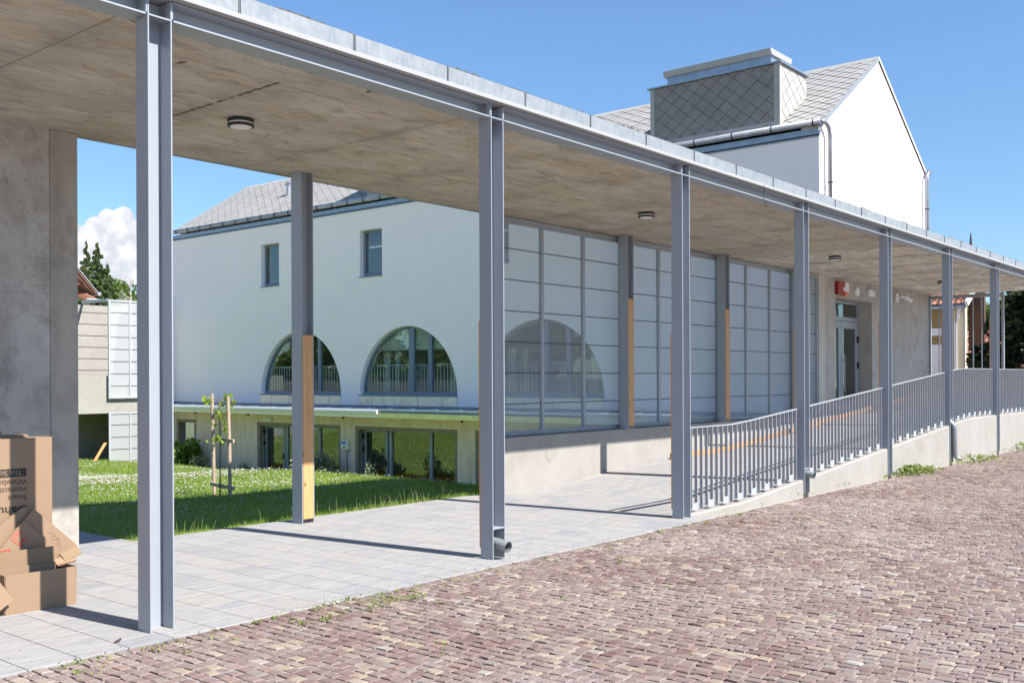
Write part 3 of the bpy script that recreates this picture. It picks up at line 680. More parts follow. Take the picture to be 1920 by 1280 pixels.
for k in range(2, 8):
    a, b_ = xf(k)+H+.03, xf(k+1)-.035
    if k == 7: b_ = 29.6
    t = thing('railing', ((a+b_)/2, 5.95, curb_top(a)), rlab[k], 'railing', 'steel railing panels along the ramp')
    n = 24; m = MB(); V = []
    for i in range(n+1):
        x = a+(b_-a)*i/n; z = rail_z(x); V += [(x, 5.925, z-.010), (x, 5.925, z), (x, 5.97, z), (x, 5.97, z-.010)]
    m.add(V, [(i*4+j, (i+1)*4+j, (i+1)*4+(j+1) % 4, i*4+(j+1) % 4) for i in range(n) for j in range(4)]+[(0, 1, 2, 3), (n*4+3, n*4+2, n*4+1, n*4)])
    m.build('top_rail', 'steel_lt', t)
    N = int(round((b_-a-.05)/.1275)); xs_ = [a+.03+i*(b_-a-.06)/N for i in range(N+1)]
    for i, x in enumerate(xs_):
        lo = curb_top(x)+(.012 if i % 3 == 0 else .045)
        MB().box(x-.0045, x+.0045, 5.930, 5.967, lo, rail_z(x)-.011).build('baluster', 'steel_lt', t)
    for i in range(1, len(xs_)-1, 3):
        if i+1 < len(xs_):
            xa, xb_ = xs_[i]-.0046, xs_[i+1]+.0046; za, zb_ = curb_top(xa)+.02, curb_top(xb_)+.02
            MB().prism([(xa, za), (xb_, zb_), (xb_, zb_+.085), (xa, za+.085)], 1, 5.9255, 5.9295).build('base_plate', 'steel_lt', t)
hr = thing('handrail', (20, 6.1, .7), 'orange larch handrail fixed inside the railing along the ramp', 'handrail')
pts = [10.26, 11.4, 12.0, 16, 20.6, 21.3, 29.5]
for i in range(len(pts)-1):
    a, b_ = pts[i], pts[i+1]
    za, zb_ = rail_z(a)-.30, rail_z(b_)-.30
    MB().prism([(a+.002, za-.065), (b_-.002, zb_-.065), (b_-.002, zb_), (a+.002, za)], 1, 6.085, 6.125).build('rail_timber', 'timber_x', hr, bevel=.004)
for k in range(2, 8):
    x = xf(k)+H/2; z = rail_z(x)-.35
    MB().box(x-.02, x+.02, YF+B+.047, 6.084, z-.012, z).build('bracket', 'steel', hr)

# ---------------------------------------------------------------- parapet and perforated screens
pw = box('parapet_wall', 'whiteconc', (10.60, 21.84, 9.045, 9.36, -2.1, .785), loc=(16, 9.2, 0), bevel=.006)
tag(pw, 'long pale concrete parapet wall behind the ramp, carrying the mesh screens', 'wall')
slab_ = ['mesh screen nearest the camera, with the arched window showing through it', 'middle mesh screen between two rear columns, partly behind a front column',
         'mesh screen right of the second rear column, above the foot of the ramp', 'narrow mesh screen beside the pale entrance pier']
for n_ in range(4):
    E = 13.95+3.28*n_; A = E-3.14
    if n_ == 3: E = 21.84; A = E-1.2
    zt, zb_ = 3.90, .80; ys, ye = 9.20, 9.25
    t = thing('mesh_screen', ((A+E)/2, 9.22, zb_), slab_[n_], 'screen', 'perforated metal screens on the parapet')
    m = MB(); w = .062
    m.box(A, A+w, ys, ye, zb_, zt); m.box(E-w, E, ys, ye, zb_, zt); m.box(A+w, E-w, ys, ye, zb_, zb_+w*.9); m.box(A+w, E-w, ys, ye, zt-.085, zt)
    m.build('screen_frame', 'steel', t, bevel=.0015)
    mull = [E-1.05-w, E-2.10-w] if n_ < 3 else [E-.46]
    for x in mull: MB().box(x, x+w, ys+.002, ye-.002, zb_+w*.9, zt-.085).build('mullion', 'steel', t, bevel=.0015)
    cols = sorted([A+w]+[v for x in mull for v in (x, x+w)]+[E-w])
    for j in range(0, len(cols), 2):
        MB().add([(cols[j], 9.235, zb_+.05), (cols[j+1], 9.235, zb_+.05), (cols[j+1], 9.235, zt-.08), (cols[j], 9.235, zt-.08)], [(0, 1, 2, 3)]).build('perforated_sheet', 'perf', t, recalc=False)
        for r in range(1, 7):
            z = .80+.443*r
            MB().box(cols[j], cols[j+1], 9.222, 9.234, z-.006, z+.006).build('sheet_joint', 'jointdk', t)
MB_ = None

# ---------------------------------------------------------------- left concrete wall
lw = thing('concrete_wall', (1, 9.3, 0), 'tall grey pitted concrete wall behind the cardboard boxes, closing the left end', 'wall')
box('wall_panel', 'wallconc', (-4, 4.455, 9.20, 9.50, -.2, 3.913), lw)
box('wall_end_pier', 'smoothconc', (4.459, 4.722, 9.197, 9.50, -.2, 3.913), lw, bevel=.004)

# ---------------------------------------------------------------- the white house
HX = 21.95
house = thing('house', (HX, 22, 0), 'large white rendered house with light slate roof and three arched windows', 'house')
wall = MB().box(HX, HX+.42, 9.62, 35.5, .60, 7.12).build('facade_wall', 'plaster', house)
c = MB()
ARCH = [(27.6, 2.13), (22.42, 2.13), (17.2, 2.13)]
for yc, R_ in ARCH:
    c.prism([(yc-R_, 1.12)]+[(yc+R_*math.cos(PI-a), 1.12+R_*math.sin(PI-a)) for a in [PI*i/48 for i in range(49)]][1:-1]+[(yc+R_, 1.12)], 0, HX-.3, HX+.8)
cut(wall, c)
c = MB()
WIN = [(28.69, 29.70), (23.49, 24.52), (18.29, 19.31)]
for a, b_ in WIN: c.box(HX-.3, HX+.8, a, b_, 4.90, 6.38)
cut(wall, c)
MB().prism([(HX, 4.0), (29.25, 4.0), (29.25, 7.285), (25.6, 9.625), (HX, 7.285)], 1, 9.20, 9.62).build('gable_wall', 'plaster', house)
MB().prism([(HX+.42, .6), (29.25, .6), (29.25, 7.27), (25.6, 9.60), (HX+.42, 7.5)], 1, 35.1, 35.5).build('north_gable_wall', 'plaster', house)
MB().box(28.9, 29.25, 9.62, 35.1, -2, 7.1).build('rear_wall', 'plaster', house)
MB().box(HX+.42, 28.9, 9.75, 35.1, .50, .60).build('upper_floor', 'room', house)
MB().box(HX+.42, 28.9, 9.75, 35.1, 4.0, 4.2).build('attic_floor', 'room', house)
MB().box(HX+.43, 28.9, 33.0, 33.15, .61, 3.99).build('partition', 'room', house)
MB().box(26.2, 26.35, 9.8, 35.0, .61, 3.99).build('partition', 'curtain', house)

def arcwin(yc, k):
    R_ = 2.13; t = MB(); n = 40
    f = bpy.data.objects
    x0, x1 = HX+.15, HX+.21
    m = MB()
    A_ = [PI*i/n for i in range(n+1)]; V = []
    for a in A_:
        for r in (R_-.002, R_-.075):
            for x in (x0, x1): V.append((x, yc+r*math.cos(a), max(1.12+r*math.sin(a), 1.125)))
    fs = []
    for i in range(n):
        b_ = i*4; fs += [(b_, b_+4, b_+6, b_+2), (b_+1, b_+3, b_+7, b_+5), (b_+2, b_+6, b_+7, b_+3), (b_, b_+1, b_+5, b_+4)]
    m.add(V, fs); m.box(x0-.01, x1, yc-R_+.004, yc+R_-.004, 1.125, 1.225)
    w = m.build('arched_window', 'frame', house, recalc=True)
    def zt(y): return 1.12+math.sqrt(max((R_-.05)**2-(y-yc)**2, 0))
    m = MB()
    for (a, b_) in ((yc-.19, yc+.03), (yc-.95, yc-.80)):
        m.prism([(a, 1.226), (b_, 1.226), (b_, zt(b_)), (a, zt(a))], 0, x0-.012, x1+.02)
    m.build('mullion', 'frame', w)
    m = MB(); V = [(HX+.185, yc+(R_-.06)*math.cos(a), 1.12+(R_-.06)*math.sin(a)) for a in A_]; m.add(V, [tuple(range(n+1))]); m.build('pane', 'glass', w, recalc=False)
    m = MB()     # guard rail in the opening sash
    m.box(x0-.06, x0-.045, yc-.84, yc-.14, 2.03, 2.045); m.box(x0-.06, x0-.045, yc-.84, yc-.14, 1.27, 1.285)
    for i in range(7): m.box(x0-.057, x0-.048, yc-.80+i*.1, yc-.79+i*.1, 1.286, 2.029)
    m.build('guard_rail', 'frame', w)
    m = MB(); m.box(HX+.30, HX+.32, yc-R_+.05, yc+R_-.05, 2.04, 2.065)
    y = yc-R_+.12
    while y < yc+R_-.1: m.box(HX+.303, HX+.317, y-.012, y+.012, 1.23, 2.039); y += .14
    m.build('inner_rail', 'white', w)
    if k == 1:
        m = MB()
        for i in range(26):
            z = 2.52+i*.028
            if z > 3.2: break
            hw = math.sqrt(max((R_-.1)**2-(z-1.12)**2, 0)); m.box(HX+.26, HX+.275, yc-hw, yc+hw, z, z+.022)
        m.build('blind', 'curtain', w)
    if k in (1, 2):
        for (ya, w_) in ((yc+1.45, .38), (yc+.95, .22), (yc-1.45, .34)):
            n2 = 18; V = []
            for i in range(n2+1):
                y = ya+w_*(i/n2-.5); xx = HX+.55+.03*math.sin(i*1.9)
                V += [(xx, y-.12*(1 if ya > yc else -1)*.0, 1.0), (xx, ya+(y-ya)*.5, 1.9), (xx, y, 2.5)]
            MB().add(V, [(i*3+j, i*3+j+1, (i+1)*3+j+1, (i+1)*3+j) for i in range(n2) for j in range(2)]).build('curtain', 'curtain', w, recalc=False, smooth=True)
for k, (yc, R_) in enumerate(ARCH):
    arcwin(yc, k)
    m = MB().box(HX-.055, HX+.15, yc-R_-.02, yc+R_+.03, 1.085, 1.118).build('window_sill', 'frame', house, bevel=.003)
    y = yc-R_-.01
    sp = [yc-R_-.0, yc-1.55, yc-.5, yc+.52, yc+1.56, yc+R_+.02]
    for a, b_ in zip(sp[:-1], sp[1:]): MB().box(HX-.022, HX-.004, a+.008, b_-.008, .75, 1.083).build('apron_sheet', 'zinc_bright', house, bevel=.004)
for a, b_ in WIN:
    m = MB(); x0, x1, w = HX+.16, HX+.22, .07
    m.box(x0, x1, a, a+w, 4.905, 6.375); m.box(x0, x1, b_-w, b_, 4.905, 6.375); m.box(x0, x1, a+w, b_-w, 4.905, 4.905+.12); m.box(x0, x1, a+w, b_-w, 6.375-w, 6.375)
    m.box(x0-.02, x0, a+w, a+w+.05, 4.99, 6.30); m.box(x0-.02, x0, b_-w-.05, b_-w, 4.99, 6.30)
    w_ = m.build('upper_window', 'frame', house, bevel=.002)
    MB().add([(HX+.2, a+w, 5.0), (HX+.2, b_-w, 5.0), (HX+.2, b_-w, 6.31), (HX+.2, a+w, 6.31)], [(0, 1, 2, 3)]).build('pane', 'glass', w_, recalc=False)
    MB().box(HX-.045, HX+.155, a-.01, b_+.02, 4.868, 4.897).build('window_sill', 'frame', house)
# eaves: blue flashing band, gutter with clips
MB().box(HX-.035, HX-.003, 9.17, 35.5, 7.075, 7.21).build('eaves_flashing', 'zinc_dk', house)
MB().box(HX-.02, HX-.002, 9.18, 35.5, 7.045, 7.068).build('eaves_drip', 'dark', house)
MB().box(HX-.028, HX-.003, 9.18, 35.5, 7.015, 7.040).build('eaves_trim', 'zinc_dk', house)
gt = MB().tube([(HX-.14, 9.10, 7.315), (HX-.14, 35.5, 7.315)], .078, 18).build('gutter', 'zinc', house, smooth=False)
for p in gt.data.polygons: p.use_smooth = len(p.vertices) == 4
y = 9.26
while y < 35.4:
    MB().tube([(HX-.14, y-.012, 7.315), (HX-.14, y+.012, 7.315)], .088, 16).build('gutter_clip', 'dark', house)
    y += 1.0 if y < 14 else .76
MB().tube([(HX-.14, 9.12, 7.33), (HX+.02, 9.09, 7.33), (HX+.16, 9.08, 7.30), (HX+.27, 9.08, 7.22), (HX+.32, 9.08, 7.08), (HX+.33, 9.08, 4.22)], .05, 14).build('downpipe', 'zinc', house, smooth=True)
MB().tube([(HX+.33, 9.08, 6.0), (HX+.33, 9.08, 6.03)], .06, 12).build('pipe_clamp', 'dark', house)
MB().tube([(29.45, 9.25, 7.22), (29.38, 9.12, 7.32), (29.22, 9.08, 7.34), (29.10, 9.08, 7.22), (29.07, 9.08, 7.0), (29.07, 9.08, 4.22)], .05, 14).build('downpipe', 'zinc', house, smooth=True)
MB().tube([(29.07, 9.08, 6.25), (29.07, 9.08, 6.28)], .06, 12).build('pipe_clamp', 'dark', house)
MB().tube([(29.40, 9.3, 7.28), (29.40, 35.5, 7.28)], .075, 14).build('gutter', 'zinc', house, smooth=True)

# slate roofs
def diamonds(name, mat, parent, O, u, v, Lu, Lv, du, dv, lift=.016, clip=(), under='dark'):
    O, u, v = Vector(O), Vector(u).normalized(), Vector(v).normalized(); n = u.cross(v).normalized()
    if n.z < 0 and abs(n.z) > .01: n = -n
    if abs(n.z) <= .01 and n.dot(Vector((-1, -1, 0))) < 0: n = -n
    bm = bmesh.new(); ni, nj = int(Lu/du)+3, int(Lv/dv*2)+3
    for j in range(-1, nj):
        for i in range(-1, ni):
            cx = i*du+(j % 2)*du/2+random.uniform(-.003, .003); cy = j*dv/2+random.uniform(-.003, .003); s = .958
            k1 = lift*random.uniform(.7, 1.3)
            P = [O+u*(cx+a*s*du/2)+v*(cy+b*s*dv/2)+n*h for a, b, h in ((0, -1, k1), (1, 0, k1*.6), (0, 1, .002), (-1, 0, k1*.6))]
            bm.faces.new([bm.verts.new(p) for p in P])
    for (p, nn) in [(O, -u), (O+u*Lu, u), (O, -v), (O+v*Lv, v)]+list(clip):
        bmesh.ops.bisect_plane(bm, geom=bm.verts[:]+bm.edges[:]+bm.faces[:], plane_co=p, plane_no=nn, clear_outer=True)
    me = bpy.data.meshes.new(name); bmesh.ops.recalc_face_normals(bm, faces=bm.faces)
    o0 = ORI[parent]; bmesh.ops.translate(bm, verts=bm.verts, vec=-o0); bm.to_mesh(me); bm.free(); me.materials.append(MAT[mat])
    o = bpy.data.objects.new(name, me); S.collection.objects.link(o); o.parent = parent; ORI[o] = o0; return o
sx = Vector((1, 0, .641)).normalized(); L = math.hypot(25.6-21.82, .641*(25.6-21.82))
EZ = 7.28+.641*(21.82-21.95)+.04
rf = MB().add([(21.82, 9.168, EZ), (25.6, 9.168, EZ+.641*3.78), (25.6, 35.56, EZ+.641*3.78), (21.82, 35.56, EZ)], [(0, 1, 2, 3)])
rf.add([(29.38, 9.168, EZ), (25.6, 9.168, EZ+.641*3.78), (25.6, 35.56, EZ+.641*3.78), (29.38, 35.56, EZ)], [(0, 1, 2, 3)])
for s, x0 in ((1, 21.82), (-1, 29.38)): pass
roof = rf.build('roof', 'under', house, recalc=False)
diamonds('slates', 'slate', roof, (21.82, 9.168, EZ+.004), (0, 1, 0), (1, 0, .641), 26.4, L, .42, .34)
diamonds('slates', 'slate', roof, (29.38, 9.168, EZ+.004), (0, 1, 0), (-1, 0, .641), 26.4, L, .42, .34)
RZ = EZ+.641*3.78
y = 9.165
m = MB()
while y < 35.5:
    y2 = min(y+.62, 35.56); m.prism([(25.42, RZ-.095), (25.6, RZ+.03), (25.78, RZ-.095), (25.78, RZ-.115), (25.6, RZ+.010), (25.42, RZ-.115)], 1, y+.004, y2+.015); y += .62
m.build('ridge_cap', 'slate', roof)
for (yy) in (9.13, 35.56):
    m = MB(); y0, y1 = (9.155, 9.166) if yy < 20 else (yy, yy+.03)
    m.prism([(21.80, EZ-.13), (25.6, RZ-.11), (25.6, RZ+.035), (21.80, EZ+.02)], 1, y0, y1)
    m.build('verge_flashing', 'galv', roof)
    m = MB(); m.prism([(29.40, EZ-.05), (25.602, RZ-.03), (25.602, RZ+.035), (29.40, EZ+.02)], 1, y0, y1); m.build('verge_flashing', 'white', roof)
for (yy, xx) in ((32.0, 24.9), (11.3, 24.9)):
    z = EZ+.641*(xx-21.82); MB().obox((xx, yy, z+.035), (Vector((0, 1, 0)), sx, Vector((-.54, 0, .84))), (.09, .06, .03)).build('roof_vent', 'zinc_dk', roof)
zv = EZ+.641*(23.76-21.82)
MB().tube([(23.76, 30.46, zv-.05), (23.76, 30.46, zv+.28)], .085, 14).build('vent_pipe', 'galv', house)
MB().tube([(23.76, 30.46, zv+.28), (23.76, 30.46, zv+.42)], .06, 12).build('vent_pipe', 'zinc_dk', house)
MB().lathe((23.76, 30.46, zv+.42), [(.10, 0), (.11, .03), (.03, .08)], 14).build('vent_cowl', 'zinc_dk', house)

def dormer(y0):   # slate clad lantern box rising from the eaves, y0 .. y0+3.5
    y1 = y0+3.50; zt = 8.93; x0, x1 = 22.16, 23.68
    zb0 = EZ+.641*(x0-21.82); zb1 = EZ+.641*(x1-21.82)
    m = MB().prism([(x0, zb0-.05), (x1, zb1-.05), (x1, zt), (x0, zt)], 1, y0+.004, y1-.004)
    d = m.build('dormer', 'under', house)
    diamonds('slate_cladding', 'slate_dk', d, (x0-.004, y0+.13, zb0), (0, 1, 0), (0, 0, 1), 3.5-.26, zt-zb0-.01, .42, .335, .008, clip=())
    sn = Vector((-.54, 0, .842)).normalized()
    diamonds('slate_cladding', 'slate', d, (x0+.12, y0-.002, zb0-.1), (1, 0, 0), (0, 0, 1), x1-x0-.14, zt-zb0+.09, .42, .335, .007, clip=[((x0, y0, zb0+.02), (.54, 0, -.842))])
    m = MB(); m.box(x0-.012, x0+.0, y0, y0+.13, zb0-.03, zt); m.box(x0-.012, x0+.0, y1-.12, y1, zb0-.03, zt)
    m.prism([(x0-.012, zb0-.03), (x0+.11, zb0+.05), (x0+.11, zt), (x0-.012, zt)], 1, y0-.012, y0-.0)
    m.box(x0-.012, x0+.0, y0+.13, y1-.12, zb0-.03, zb0+.13)
    m.build('corner_trim', 'slate', d)
    MB().box(x0-.07, x1+.05, y0-.07, y1+.07, zt, zt+.04).build('coping', 'zinc_dk', d, bevel=.004)
    MB().box(22.52, 23.48, y0+.38, y1-.28, zt+.04, 9.27).build('lantern_upstand', 'zinc_dk', d)
    MB().prism([(22.47, 9.271), (23.53, 9.271), (23.60, 9.36), (23.60, 9.42), (22.40, 9.42), (22.40, 9.36)], 1, y0+.33, y1-.22).build('lantern_frame', 'lip', d, bevel=.006)
dormer(10.24); dormer(24.40-3.5)

# ground floor: concrete, lean-to roof over it
gw = MB().box(21.90, 22.30, 9.37, 35.5, -2.3, .598).build('basement_wall', 'lowconc', house)
c = MB()
for a, b_ in ((33.69, 35.03), (25.45, 29.92), (20.25, 24.74), (15.2, 19.55)): c.box(21.5, 22.7, a, b_, -1.98, .12)
cut(gw, c)
MB().box(22.31, 28.9, 9.7, 35.1, -2.2, -1.99).build('basement_floor', 'room', house)
MB().box(25.6, 25.75, 9.7, 35.1, -1.98, .49).build('partition', 'room', house)
def glazing(y0, y1, bars, doors, orange_bar):
    x0, x1 = 22.20, 22.262; zb_, zt = -1.94, .115; m = MB(); w = .06
    m.box(x0, x1, y0, y0+w, zb_, zt); m.box(x0, x1, y1-w, y1, zb_, zt); m.box(x0, x1, y0+w, y1-w, zt-.05, zt); m.box(x0, x1, y0+w, y1-w, zb_, zb_+.08)
    for a, b_ in bars: m.box(x0-.01, x1, a, b_, zb_+.08, zt-.05)
    f = m.build('basement_window', 'frame_lt', house, bevel=.002)
    MB().add([(22.235, y0, zb_), (22.235, y1, zb_), (22.235, y1, zt), (22.235, y0, zt)], [(0, 1, 2, 3)]).build('pane', 'glass_dk', f, recalc=False)
    for a, b_ in doors:
        m = MB(); w = .11
        m.box(x0-.03, x0-.011, a, a+w, zb_, zt-.09); m.box(x0-.03, x0-.011, b_-w, b_, zb_, zt-.09); m.box(x0-.03, x0-.011, a+w, b_-w, zt-.2, zt-.09); m.box(x0-.03, x0-.011, a+w, b_-w, zb_, zb_+.14)
        d = m.build('garden_door', 'frame_lt', house, bevel=.002)
        for z in (-.02-.2, -.62-.0): MB().box(x0-.07, x0-.031, b_-.02, b_+.05, z-.07, z+.06).build('hinge', 'black', d)
        MB().box(x0-.075, x0-.031, a+.04, a+.07, -1.15, -.95).build('handle', 'black', d)
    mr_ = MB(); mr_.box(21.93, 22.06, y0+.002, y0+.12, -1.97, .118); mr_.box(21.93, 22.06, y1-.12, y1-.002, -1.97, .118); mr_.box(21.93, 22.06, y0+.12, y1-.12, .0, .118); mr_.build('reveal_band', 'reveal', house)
    if orange_bar: MB().box(22.32, 22.75, y0+.1, y1-.1, -1.50, -1.34).build('bench_reflection', 'orange', house)  # orange bar behind the pane, put in for an orange reflection
glazing(20.25, 24.74, [(23.33, 23.47), (21.57, 21.69)], [(23.50, 24.60)], True)
glazing(25.45, 29.92, [(28.55, 28.68), (26.80, 26.92)], [(28.70, 29.80)], True)
glazing(33.69, 35.03, [(34.2, 34.28)], [], False)
glazing(15.2, 19.55, [(17.2, 17.32)], [(18.3, 19.4)], True)
lr = MB().prism([(21.94, .735), (21.94, .75), (20.98, .70), (20.98, .685)], 1, 9.4, 35.5).build('lean_to_roof', 'zinc_dk', house)
y = 9.8
while y < 35.4: MB().prism([(21.93, .751), (21.93, .772), (20.985, .722), (20.985, .701)], 1, y, y+.022).build('standing_seam', 'zinc_dk', lr); y += .95
m = MB(); y = 9.8
while y < 35.4: m.box(HX-.03, HX-.008, y, min(y+.94, 35.4), .752, .79); y += .95
m.build('roof_upstand', 'zinc', lr)
MB().box(20.955, 20.978, 9.4, 35.5, .672, .715).build('eaves_edge', 'white', lr)
MB().prism([(20.90, .562), (20.975, .562), (20.975, .668), (20.87, .668), (20.87, .60)], 1, 22.62, 35.5).build('white_gutter', 'white', house, bevel=.004)
MB().box(20.99, 21.895, 9.45, 35.5, .455, .665).build('eaves_slab', 'plaster', house)
MB().prism([(20.975, .45), (20.985, .45), (20.985, .58), (20.955, .60), (20.945, .60)], 1, 15, 22.60).build('gutter_bracket_sheet', 'zinc_bright', house)
MB().box(20.94, 20.984, 15, 22.6, .605, .66).build('gutter_bracket_rail', 'frame', house)
for yy, in ((24.9,), (33.2,), (29.95,), (19.75,)):
    MB().lathe((21.55, yy, .455), [(.075, 0), (.07, -.03), (.01, -.11)], 12).build('red_fitting', 'red', house)
# entrance side under the canopy
MB().box(21.845, 22.188, 9.18, 9.62, -.1, 3.913).build('entrance_pier', 'pierconc', house, bevel=.004)
m = MB(); m.box(22.19, 22.83, 9.20, 9.62, -.1, 3.913); m.box(25.15, 29.70, 9.20, 9.62, -.1, 3.913); m.box(22.83, 25.15, 9.20, 9.62, 3.47, 3.913)
m.build('entrance_wall', 'entconc', house)
m = MB(); yd = 9.54
m.box(22.84, 22.90, yd, yd+.06, .77, 3.46); m.box(25.08, 25.14, yd, yd+.06, .77, 3.46); m.box(22.90, 25.08, yd, yd+.06, 3.40, 3.46); m.box(22.90, 25.08, yd, yd+.06, 2.98, 3.08)
df = m.build('entrance_door', 'frame_lt', house, bevel=.002)
MB().add([(22.9, yd+.03, 3.08), (25.08, yd+.03, 3.08), (25.08, yd+.03, 3.40), (22.9, yd+.03, 3.40)], [(0, 1, 2, 3)]).build('transom_pane', 'glass_dk', df, recalc=False)
for a, b_ in ((22.91, 23.98), (23.99, 25.07)):
    m = MB(); w = .14
    m.box(a, a+w, yd-.01, yd+.05, .78, 2.97); m.box(b_-w, b_, yd-.01, yd+.05, .78, 2.97); m.box(a+w, b_-w, yd-.01, yd+.05, 2.80, 2.97); m.box(a+w, b_-w, yd-.01, yd+.05, .78, 1.0)
    m.build('door_leaf', 'frame_lt', df, bevel=.002)
    MB().add([(a+w, yd+.02, 1.), (b_-w, yd+.02, 1.), (b_-w, yd+.02, 2.8), (a+w, yd+.02, 2.8)], [(0, 1, 2, 3)]).build('door_pane', 'glass_dk', df, recalc=False)
MB().tube([(24.06, yd-.07, 1.25), (24.06, yd-.07, 2.15)], .016, 10).build('handle', 'zinc', df)
for z in (1.4, 2.0): MB().tube([(24.06, yd-.07, z), (24.06, yd-.01, z)], .012, 8).build('handle', 'zinc', df)
for z in (1.9, 2.55): MB().box(25.0, 25.06, yd-.05, yd-.011, z-.08, z+.08).build('hinge', 'black', df)
MB().box(22.85, 29.0, 11.8, 11.9, .6, 3.9).build('partition', 'room', house)
MB().box(22.2, 28.9, 9.63, 11.79, .66, .76).build('hall_floor', 'room', house)

# things fixed to the entrance wall
t = thing('alarm_siren', (23.05, 9.2, 3.65), 'red alarm box with white strobe side and amber lens above the door', 'alarm')
MB().box(22.80, 23.20, 9.11, 9.198, 3.52, 3.83).build('siren_body', 'red', t, bevel=.012)
MB().box(23.202, 23.42, 9.10, 9.198, 3.60, 3.82).build('grille', 'white', t, bevel=.008)
MB().prism([(23.2, 3.595), (23.42, 3.595), (23.38, 3.52), (23.2, 3.50)], 1, 9.10, 9.195).build('amber_lens', 'amber', t, bevel=.008)
MB().lathe((23.12, 9.108, 3.66), [(.05, 0), (.05, -.006), (.02, -.012)], 16, 1, 1).build('badge', 'white', t)
t = MB().lathe((24.10, 9.198, 3.67), [(.115, 0), (.115, -.03), (.10, -.055), (.05, -.068)], 28, 1, 1).build('wall_lamp', 'white', loc=(24.1, 9.2, 3.67)); tag(t, 'plain white round wall lamp above the entrance door', 'lamp')
t = thing('emergency_light', (24.95, 9.2, 3.68), 'small white box emergency light above the right side of the entrance door', 'light')
MB().box(24.80, 25.02, 9.12, 9.198, 3.60, 3.76).build('light_body', 'white', t, bevel=.01)
MB().box(25.025, 25.22, 9.13, 9.198, 3.60, 3.74).build('light_lens', 'curtain', t, bevel=.01)
t = thing('security_camera', (26.9, 9.2, 3.66), 'white security camera on a bracket, on the grey wall right of the door', 'camera')
MB().box(26.78, 26.93, 9.14, 9.198, 3.56, 3.80).build('mount_box', 'white', t, bevel=.012)
MB().tube([(26.93, 9.15, 3.68), (27.05, 9.08, 3.72), (27.16, 9.04, 3.69)], .026, 10).build('arm', 'white', t, smooth=True)
MB().tube([(27.14, 9.06, 3.72), (27.32, 8.94, 3.60)], .052, 14).build('camera_body', 'white', t)
MB().tube([(27.32, 8.94, 3.60), (27.325, 8.936, 3.597)], .042, 14).build('lens', 'black', t)
t = thing('control_box', (21.87, 25.1, -.5), 'small white switch box with blue and orange marks, on the concrete pier', 'switch box')
MB().box(21.78, 21.898, 24.94, 25.30, -.66, -.36).build('cabinet', 'white', t, bevel=.008)
MB().box(21.774, 21.779, 25.03, 25.28, -.48, -.40).build('blue_panel', 'bluep', t)
MB().box(21.770, 21.779, 25.09, 25.17, -.61, -.54).build('orange_switch', 'amber', t)
MB().tube([(21.87, 25.1, -.661), (21.87, 25.1, -1.9)], .018, 8).build('conduit', 'zinc_dk', t)
t = tag(box('emergency_light', 'white', (21.80, 21.898, 29.0, 29.42, .17, .27), loc=(21.87, 29.2, .2), bevel=.01), 'slim white box light on the basement concrete above the left garden door', 'light')

# ---------------------------------------------------------------- gate of upright bars at the far end
gt = thing('bar_gate', (29.6, 8.2, .77), 'dark grey frame of upright bars closing the far end of the walkway', 'gate')
MB().box(29.57, 29.63, 7.30, 9.195, 3.785, 3.885).build('top_beam', 'steel', gt)
MB().box(29.56, 29.64, 7.24, 7.30, .76, 3.90).build('post', 'steel', gt)
MB().box(29.56, 29.64, 9.15, 9.195, .76, 3.785).build('post', 'steel', gt)
y = 8.93
while y > 7.4: MB().box(29.588, 29.612, y-.013, y+.013, .80, 3.785).build('bar', 'steel', gt); y -= .224

# ---------------------------------------------------------------- wing at the end of the courtyard
wg = thing('courtyard_wing', (19, 37, -1.7), 'pale concrete wing with screened galleries at the far end of the courtyard', 'building')
MB().box(16.8, 21.93, 38.5, 38.8, -2, 4.60).build('rear_wall', 'whiteconc', wg)
MB().box(16.8, 21.93, 35.62, 35.9, .40, 1.79).build('gallery_parapet', 'whiteconc', wg)
MB().box(16.8, 21.93, 35.91, 38.49, .40, .62).build('gallery_floor', 'whiteconc', wg)
MB().box(21.5, 21.93, 35.51, 38.49, -2, .39).build('side_wall', 'whiteconc', wg)
MB().box(18.05, 18.35, 35.95, 36.2, 1.79, 4.55).build('pier', 'whiteconc', wg)
MB().bar((19.40, 35.55, 4.60), (19.95, 38.49, 4.70), .09, .10).build('top_beam', 'steel', wg)
for i in range(6): MB().box(17.6, 21.0, 38.485, 38.499, 4.30-.455*i, 4.325-.455*i).build('joint_shadow_line', 'brownish', wg)  # thin dark bars stand in for shadow lines of the mesh joints
def wscreen(x0, x1, z0, z1, lb, rows):
    t = thing('mesh_screen', ((x0+x1)/2, 35.5, z0), lb, 'screen', 'pale mesh screens on the courtyard wing')
    m = MB(); w = .075
    m.box(x0, x0+w, 35.46, 35.52, z0, z1); m.box(x1-w, x1, 35.46, 35.52, z0, z1); m.box(x0+w, x1-w, 35.46, 35.52, z0, z0+w); m.box(x0+w, x1-w, 35.46, 35.52, z1-w, z1)
    m.build('screen_frame', 'steel_lt', t)
    for x in (x0+.83, x0+1.68): MB().box(x, x+.06, 35.462, 35.518, z0+w, z1-w).build('mullion', 'steel_lt', t)
    MB().add([(x0+w, 35.49, z0+w), (x1-w, 35.49, z0+w), (x1-w, 35.49, z1-w), (x0+w, 35.49, z1-w)], [(0, 1, 2, 3)]).build('perforated_sheet', 'perf_lt', t, recalc=False)
    for r in range(1, rows):
        z = z1-.02-.455*r; MB().box(x0+w, x1-w, 35.474, 35.486, z-.012, z+.012).build('sheet_joint', 'brownish', t)
wscreen(19.37, 21.93, .95, 4.62, 'upper mesh screen on the courtyard wing, above the concrete gallery', 8)
wscreen(19.37, 21.93, -1.75, .44, 'lower mesh screen on the courtyard wing, standing in the lawn', 5)
